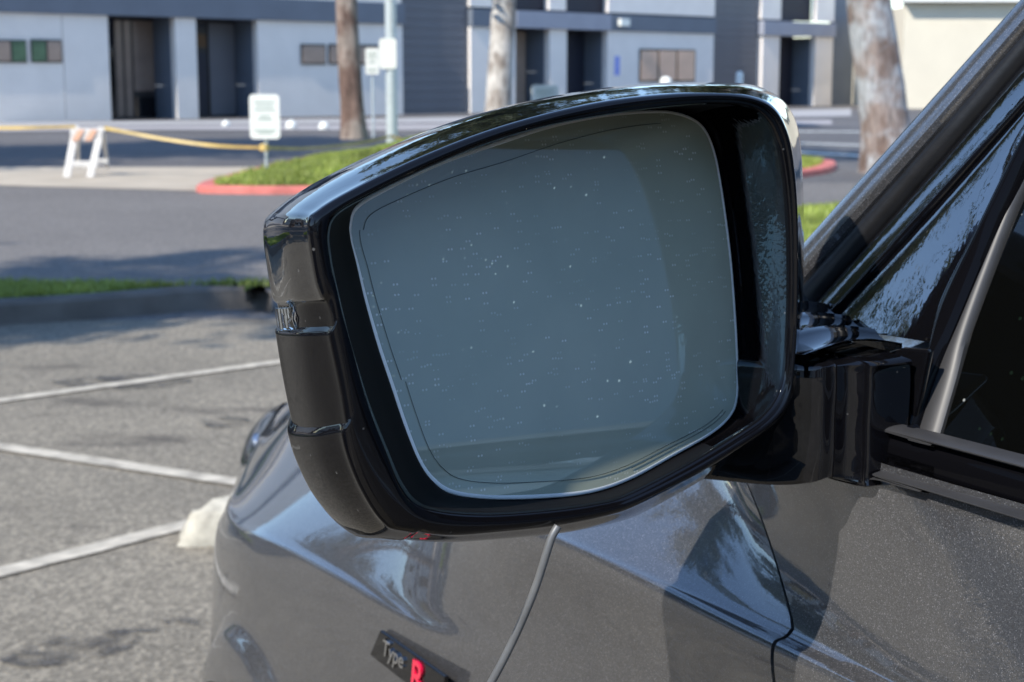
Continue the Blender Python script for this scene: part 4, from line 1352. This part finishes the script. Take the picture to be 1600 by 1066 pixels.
# stations: silhouette, outer rim edge, inner rim edge, glass edge (pixels of the photograph)
STN = [
 ((418,356),(481,352),(516,366),(556,352)), ((436,327),(500,325),(530,334),(566,325)), ((500,283),(560,290),(588,301),(610,297)),
 ((600,234),(650,247),(674,260),(690,258)), ((700,193),(750,207),(766,222),(775,228)), ((800,164),(850,177),(862,194),(865,199)),
 ((900,144),(950,156),(958,176),(955,181)), ((1000,132),(1050,145),(1050,164),(1030,175)), ((1100,129),(1130,144),(1122,160),(1068,178)),
 ((1165,132),(1175,149),(1168,165),(1098,190)), ((1205,146),(1207,164),(1194,180),(1115,210)), ((1232,172),(1227,194),(1212,208),(1127,245)),
 ((1246,215),(1239,240),(1224,255),(1136,300)), ((1252,320),(1246,330),(1233,340),(1148,400)), ((1251,450),(1246,460),(1235,460),(1156,500)),
 ((1247,560),(1241,570),(1230,563),(1160,570)), ((1241,622),(1233,628),(1221,613),(1160,620)), ((1224,658),(1213,661),(1198,649),(1150,648)),
 ((1180,694),(1168,694),(1153,682),(1120,675)), ((1100,745),(1085,744),(1073,730),(1060,708)), ((1010,796),(1000,788),(985,774),(990,745)),
 ((960,815),(950,806),(938,788),(930,765)), ((880,830),(870,822),(860,799),(860,773)), ((780,839),(780,832),(770,805),(775,775)),
 ((690,843),(700,837),(697,801),(715,767)), ((600,836),(640,827),(656,788),(684,747)), ((545,812),(603,800),(630,756),(662,715)),
 ((505,765),(575,755),(607,703),(640,660)), ((480,712),(556,708),(585,648),(620,600)),
 ((468,668),(545,664),(569,600),(600,540)), ((452,590),(534,600),(549,530),(580,470)),
 ((440,515),(516,516),(534,470),(567,415)), ((437,490),(509,482),(527,440),(561,392)), ((426,430),(492,436),(520,408),(557,374)),
]
NS = len(STN); SUBN = 12
S = spline([Vector((*s[0], 0)) for s in STN], SUBN, True)
B = spline([Vector((*s[1], 0)) for s in STN], SUBN, True)
C = spline([Vector((*s[2], 0)) for s in STN], SUBN, True)
G = spline([Vector((*s[3], 0)) for s in STN], SUBN, True)
NR = len(S)
cen = Vector((850, 480, 0))

GNH = R(141.0)                                            # the glass is aimed at the driver
GLN = Vector((math.sin(GNH), math.cos(GNH), 0.148)).normalized()
GLP = mp(860, 480, 0.032)
def gpt(px, py, off=0.0):
    return on_plane(px, py, GLP + GLN * off, GLN)

CM = (mp(850, 480, 0.0))
def seg_of(i):
    p = S[i]
    left = B[i].x < 700 and p.x < 620
    if left and p.y < 474 or (not left and p.y < 400 and p.x < 1249): return 0   # upper cover
    if left and p.y < 514: return 1                                              # turn signal
    if left and p.y < 668: return 2                                              # side trim
    return 3                                                                     # lower cover
def disp(i):
    p = S[i]
    if not (B[i].x < 700 and p.x < 620): return 0.0
    y = p.y
    def st(a, b_): t = max(0, min(1, (y - a) / (b_ - a))); return t * t * (3 - 2 * t)
    return -0.0018 * st(471, 476) + 0.0028 * st(511, 519) + 0.0032 * st(662, 671) * (1 - st(820, 840)) 
rows = []      # per profile control position -> ring
prof_rings = []
for i in range(NR):
    s3 = mp(S[i].x, S[i].y, 0.060); b3 = mp(B[i].x, B[i].y, 0.0); c3 = mp(C[i].x, C[i].y, 0.0)
    g3 = gpt(G[i].x, G[i].y)
    rd = (s3 - (CM - MN * 0.060)); rd.normalize()
    s3 = s3 + rd * disp(i)
    b_out = b3 + rd * disp(i) * 0.8
    cb = CM - MN * 0.06
    t1 = (CM - MN * 0.070) + (s3 - cb) * 0.955
    t2 = (CM - MN * 0.081) + (s3 - cb) * 0.80
    t3 = (CM - MN * 0.088) + (s3 - cb) * 0.50
    t4 = (CM - MN * 0.091) + (s3 - cb) * 0.12
    sb = b3 - s3
    m1 = s3 + sb * 0.5 + rd * 0.0018 + (b_out - b3) * 0.5
    near = b_out + (s3 - b_out).normalized() * 0.007
    rim_in = (c3 - b3).normalized()
    w_rim = (c3 - b3).length
    b_a = b_out + rim_in * 0.0006 + MN * 0.0004
    b_b = b3 + rim_in * min(0.006, w_rim * 0.45) + MN * 0.0022
    c_a = c3 - rim_in * min(0.003, w_rim * 0.25) + MN * 0.0015
    c_b = c3 + rim_in * 0.0008 - MN * 0.0018
    gd = (g3 - GLP); gd.normalize()
    right = max(0.0, min(1.0, (G[i].x - 1040) / 80.0)) * (1 if G[i].y < 650 else 0.3)
    d3 = g3 + gd * (0.0022 + 0.0045 * right) - GLN * 0.001
    c_c = c_b.lerp(d3, 0.5) + rim_in * (-0.0005)
    prof_rings.append([t4, t3, t2, t1, s3, m1, near, b_a, b_b, c_a, c_b, c_c, d3, d3 - GLN * 0.006 - gd * 0.001])
PSUB = 5
full = [spline(p, PSUB) for p in prof_rings]
K = len(full[0])
SPLIT = 7 * PSUB + 1            # up to just past the outer rim edge
def sub_mesh(name, sel, k0, k1, mt, parent, shift=0.0):
    idx = {}; vs = []; fs_ = []
    def vid(i, j):
        key = (i % NR, j)
        if key not in idx:
            idx[key] = len(vs); vs.append(full[i % NR][j])
        return idx[key]
    for i in range(NR):
        if not sel(i): continue
        for j in range(k0, k1):
            fs_.append((vid(i, j), vid(i + 1, j), vid(i + 1, j + 1), vid(i, j + 1)))
    o = mesh(name, vs, fs_, mt, parent, smooth=60, origin=MP)
    ns = Vector()
    normals_fix(o)
    return o
mirror = sub_mesh('wing_mirror', lambda i: True, SPLIT - 1, 10 * PSUB, M['rim_black'], carE)
right_i = lambda i: SUBN * 8.6 < i < SUBN * 18.4
sub_mesh('inner_wall', right_i, 10 * PSUB, K - 1, M['wall_black'], mirror)
sub_mesh('inner_surround', lambda i: not right_i(i), 10 * PSUB, K - 1, M['surround_black'], mirror)
def flip_check(o):
    s = 0
    for f in o.data.polygons:
        s += f.normal.dot((o.location + tot_loc(o.parent) - o.location) * 0 + f.center) * f.area
    return s
sub_mesh('upper_cover', lambda i: seg_of(i) == 0, 0, SPLIT - 1, M['black'], mirror)
sub_mesh('turn_signal', lambda i: seg_of(i) == 1, 0, SPLIT - 1, M['side_black'], mirror)
sub_mesh('side_trim', lambda i: seg_of(i) == 2, 0, SPLIT - 1, M['side_black'], mirror)
sub_mesh('lower_cover', lambda i: seg_of(i) == 3, 0, SPLIT - 1, M['side_black'], mirror)
# clear lamp window with ribs
lw = [mp(x, y, f) for x, y, f in ((441, 479, 0.054), (468, 478, 0.040), (474, 513, 0.040), (446, 514, 0.054))]
ln = (lw[1] - lw[0]).cross(lw[3] - lw[0]).normalized()
if ln.dot(ORG - lw[0]) < 0: ln = -ln
mb = MB().prism([p + ln * 0.0024 for p in lw], ln * 0.0012)
mb.build('lamp_window', M['clear_lens'], mirror, bevel=0.0004)
mb = MB().prism([p + ln * 0.0004 for p in lw], ln * 0.0006)
mb.build('lamp_reflector', M['lamp_silver'], mirror)
for k in range(4):
    a = lw[0].lerp(lw[1], 0.12 + 0.2 * k) + ln * 0.0012; b_ = lw[3].lerp(lw[2], 0.12 + 0.2 * k) + ln * 0.0012
    MB().tube([a, b_], 0.0011, 8).build('lamp_rib', M['chrome'], mirror, smooth=60)
MB().tube([lw[1] + ln * 0.0016, lw[1].lerp(lw[2], 0.5) + ln * 0.003, lw[2] + ln * 0.002], 0.0012, 8).build('lamp_bezel', M['chrome'], mirror, smooth=60)

# glass: gently convex plate
gpts = [gpt(p.x, p.y) for p in G]
gc_ = sum(gpts, Vector()) / NR
rg = max((p - gc_).length for p in gpts)
gx = GLN.cross(W).normalized() * -1; gy = W - GLN * W.dot(GLN); gy.normalize()
gx = gy.cross(GLN).normalized()
rings = []
NRG = 14
RCURV = 1.6
vs = []; fs_ = []
for k in range(NRG + 1):
    t = k / NRG
    for p in gpts:
        q = gc_ + (p - gc_) * t
        d = (q - gc_).length
        vs.append(q - GLN * (d * d / (2 * RCURV)))
for k in range(NRG):
    for i in range(NR):
        if k == 0: continue
        fs_.append((k * NR + i, k * NR + (i + 1) % NR, (k + 1) * NR + (i + 1) % NR, (k + 1) * NR + i))
fs_.append(tuple(NR + i for i in range(NR)))
rotm = Matrix((gx, gy, GLN)).transposed()
inv = rotm.transposed()
loc = gc_
me = bpy.data.meshes.new('mirror_glass')
me.from_pydata([tuple(inv @ (v - loc)) for v in vs], [], fs_)
me.materials.append(M['mirror'])
me.polygons.foreach_set('use_smooth', [True] * len(me.polygons))
mg = bpy.data.objects.new('mirror_glass', me); col.objects.link(mg); mg.parent = mirror
mg.matrix_basis = Matrix.Translation(loc - tot_loc(mirror)) @ rotm.to_4x4()
normals_fix(mg)
zs = sum(f.normal.z * f.area for f in me.polygons)
if zs < 0: me.flip_normals()
# ground edge of the glass
def curv(p): 
    d = (p - gc_).length; return p - GLN * (d * d / (2 * RCURV))
vs = []
er = []
for i, p in enumerate(gpts):
    gd = (p - gc_).normalized(); c_ = curv(p)
    er.append([c_ - gd * 0.0002 + GLN * 0.0003, c_ + gd * 0.0011 + GLN * 0.0003, c_ + gd * 0.0017 - GLN * 0.0004, c_ + gd * 0.0017 - GLN * 0.002])
vs = [p for r in er for p in r]
fs_ = [(i * 4 + j, i * 4 + j + 1, ((i + 1) % NR) * 4 + j + 1, ((i + 1) % NR) * 4 + j) for i in range(NR) for j in range(3)]
o = mesh('glass_edge', vs, fs_, M['lens_edge'], mirror, smooth=60, origin=MP); normals_fix(o)
# hairline printed contour inside the edge
def contour(off, a, b_, name='heater_line'):
    ids = range(a, b_)
    pts = []
    for i in ids:
        p = gpts[i % NR]; gd = (p - gc_).normalized()
        q = p - gd * off(i % NR)
        pts.append(curv(q) + GLN * 0.00035)
    mb = MB().tube(pts, 0.00012, 4)
    return mb.build(name, M['line_dark'], mirror)
contour(lambda i: 0.0055 + 0.002 * math.sin(i * 0.03), 0, int(SUBN * 7.5))
contour(lambda i: 0.0055, SUBN * 17, SUBN * 28)
contour(lambda i: 0.0035, SUBN * 17, SUBN * 20)
contour(lambda i: 0.0040, SUBN * 28, SUBN * 34)

# ---- arm and foot
def loft(name, secs, mt, parent, smooth=50, n_sub=6):
    """secs: list of rings of equal length (world points)"""
    m_ = len(secs[0])
    rings = []
    for k in range(m_):
        rings.append(spline([s[k] for s in secs], n_sub))
    L = len(rings[0])
    rr = [[rings[k][i] for k in range(m_)] for i in range(L)]
    rr = [spline(r, 4, True) for r in rr]
    m2 = len(rr[0]); vs = [p for r in rr for p in r]
    fs_ = [(i * m2 + j, i * m2 + (j + 1) % m2, (i + 1) * m2 + (j + 1) % m2, (i + 1) * m2 + j) for i in range(L - 1) for j in range(m2)]
    fs_ += [tuple(range(m2)), tuple(range((L - 1) * m2, L * m2))]
    return MB().add(vs, fs_).build(name, mt, parent, smooth=smooth)
def rbox(v_, u0, u1, w0, w1, r=0.006):
    return [car(u0, v_, w0 + r), car(u0, v_, (w0 + w1) / 2), car(u0, v_, w1 - r), car(u0 + r, v_, w1), car((u0 + u1) / 2, v_, w1 + 0.002), car(u1 - r, v_, w1),
            car(u1, v_, w1 - r), car(u1, v_, w0 + r), car(u1 - r, v_, w0), car((u0 + u1) / 2, v_, w0 - 0.001), car(u0 + r, v_, w0)]
loft('mirror_arm', [rbox(-0.405, 0.625, 0.67, 1.010, 1.068), rbox(-0.440, 0.605, 0.66, 1.010, 1.070), rbox(-0.457, 0.574, 0.655, 1.012, 1.071), rbox(-0.470, 0.562, 0.655, 1.014, 1.071),
                    rbox(-0.478, 0.5595, 0.662, 1.016, 1.0715), rbox(-0.4795, 0.559, 0.668, 1.016, 1.072)], M['foot_black'], mirror)
loft('arm_boot', [rbox(-0.480, 0.5585, 0.668, 1.016, 1.0715), rbox(-0.485, 0.5582, 0.675, 1.015, 1.0715), rbox(-0.4885, 0.5565, 0.68, 1.014, 1.0715), rbox(-0.4915, 0.5535, 0.69, 1.013, 1.072), rbox(-0.4935, 0.5495, 0.70, 1.0125, 1.072), rbox(-0.516, 0.5495, 0.70, 1.0125, 1.072)], M['foot_black'], mirror)
# sail panel at the foot, between belt trim and quarter glass
sp = [on_plane(x, y, car(0, -0.524, 0), V) for x, y in ((1362, 744), (1384, 694), (1404, 682), (1432, 676), (1448, 612), (1462, 545), (1420, 542), (1360, 560), (1330, 600), (1325, 736))]
MB().prism(sp, V * 0.004).build('foot_panel', M['foot_black'], mirror, bevel=0.0015)
fl = [on_plane(x, y, car(0, -0.512, 0), V) for x, y in ((1322, 738), (1352, 742), (1368, 738), (1380, 700), (1392, 686), (1424, 674), (1432, 668))]
MB().tube(fl, [0.003, 0.0035, 0.0045, 0.0045, 0.004, 0.003, 0.002], 10).build('foot_flange', M['foot_black'], mirror, smooth=60)
# ribbed top shelf of the foot reaching to the glass
rows = []
for u in lin(0.562, 0.668, 40):
    a = u - 0.562
    w_ = 1.0735 + a * 0.10 + 0.0030 * (1 - abs(math.sin(math.pi * a / 0.0265))**0.6)
    v0_, v1_ = -0.466, -0.522 - 0.25 * a
    row = [car(u, v0_ + (v1_ - v0_) * t, w_ + 0.004 * math.sin(math.pi * t)) for t in lin(0, 1, 12)]
    row = [row[0] - W * 0.01] + row + [row[-1] - W * 0.01]
    rows.append(row)
k = len(rows[0])
mesh('top_shelf', [p for r_ in rows for p in r_], [(i * k + j, i * k + j + 1, (i + 1) * k + j + 1, (i + 1) * k + j) for i in range(len(rows) - 1) for j in range(k - 1)], M['garnish_s'], mirror, smooth=60, origin=car(0.6, -0.48, 1.07))
# fender corner in front of the foot up to the pillar base
quad('cowl_panel', [car(0.66, -0.525, 1.068), car(0.66, -0.62, 1.075), car(0.95, -0.66, 1.0), car(0.95, -0.60, 0.985)], M['paint'], 0.01)

# copy of the car added out of frame for its reflection in the paint
nb = copy_tree(carE)
nb.location = carE.location + V * 4.3 - U * 0.2
tag(nb, 'second dark grey hatchback added unseen outside the frame to the left for reflections in the paint', 'car')

# ---- cable hanging from the mirror
pts = [at(872, 822, 0.640), at(862, 840, 0.640), at(853, 868, 0.641), at(838, 915, 0.645), at(818, 965, 0.65), at(795, 1015, 0.655), at(768, 1066, 0.66), at(735, 1120, 0.668), at(700, 1180, 0.67)]
pts = spline(pts, 8)
e_ = pts[-1]
pts += [e_ + Vector((-0.02, 0.01, -0.12)), e_ + Vector((-0.03, 0.03, -0.4)), Vector((e_.x - 0.02, e_.y + 0.05, 0.01)), Vector((e_.x + 0.3, e_.y - 0.1, 0.010))]
cb = MB().tube(pts, 0.0017, 12).build('cable', M['cable'], smooth=60)
tag(cb, 'thin silver grey cable hanging below the wing mirror in front of the fender', 'cable')
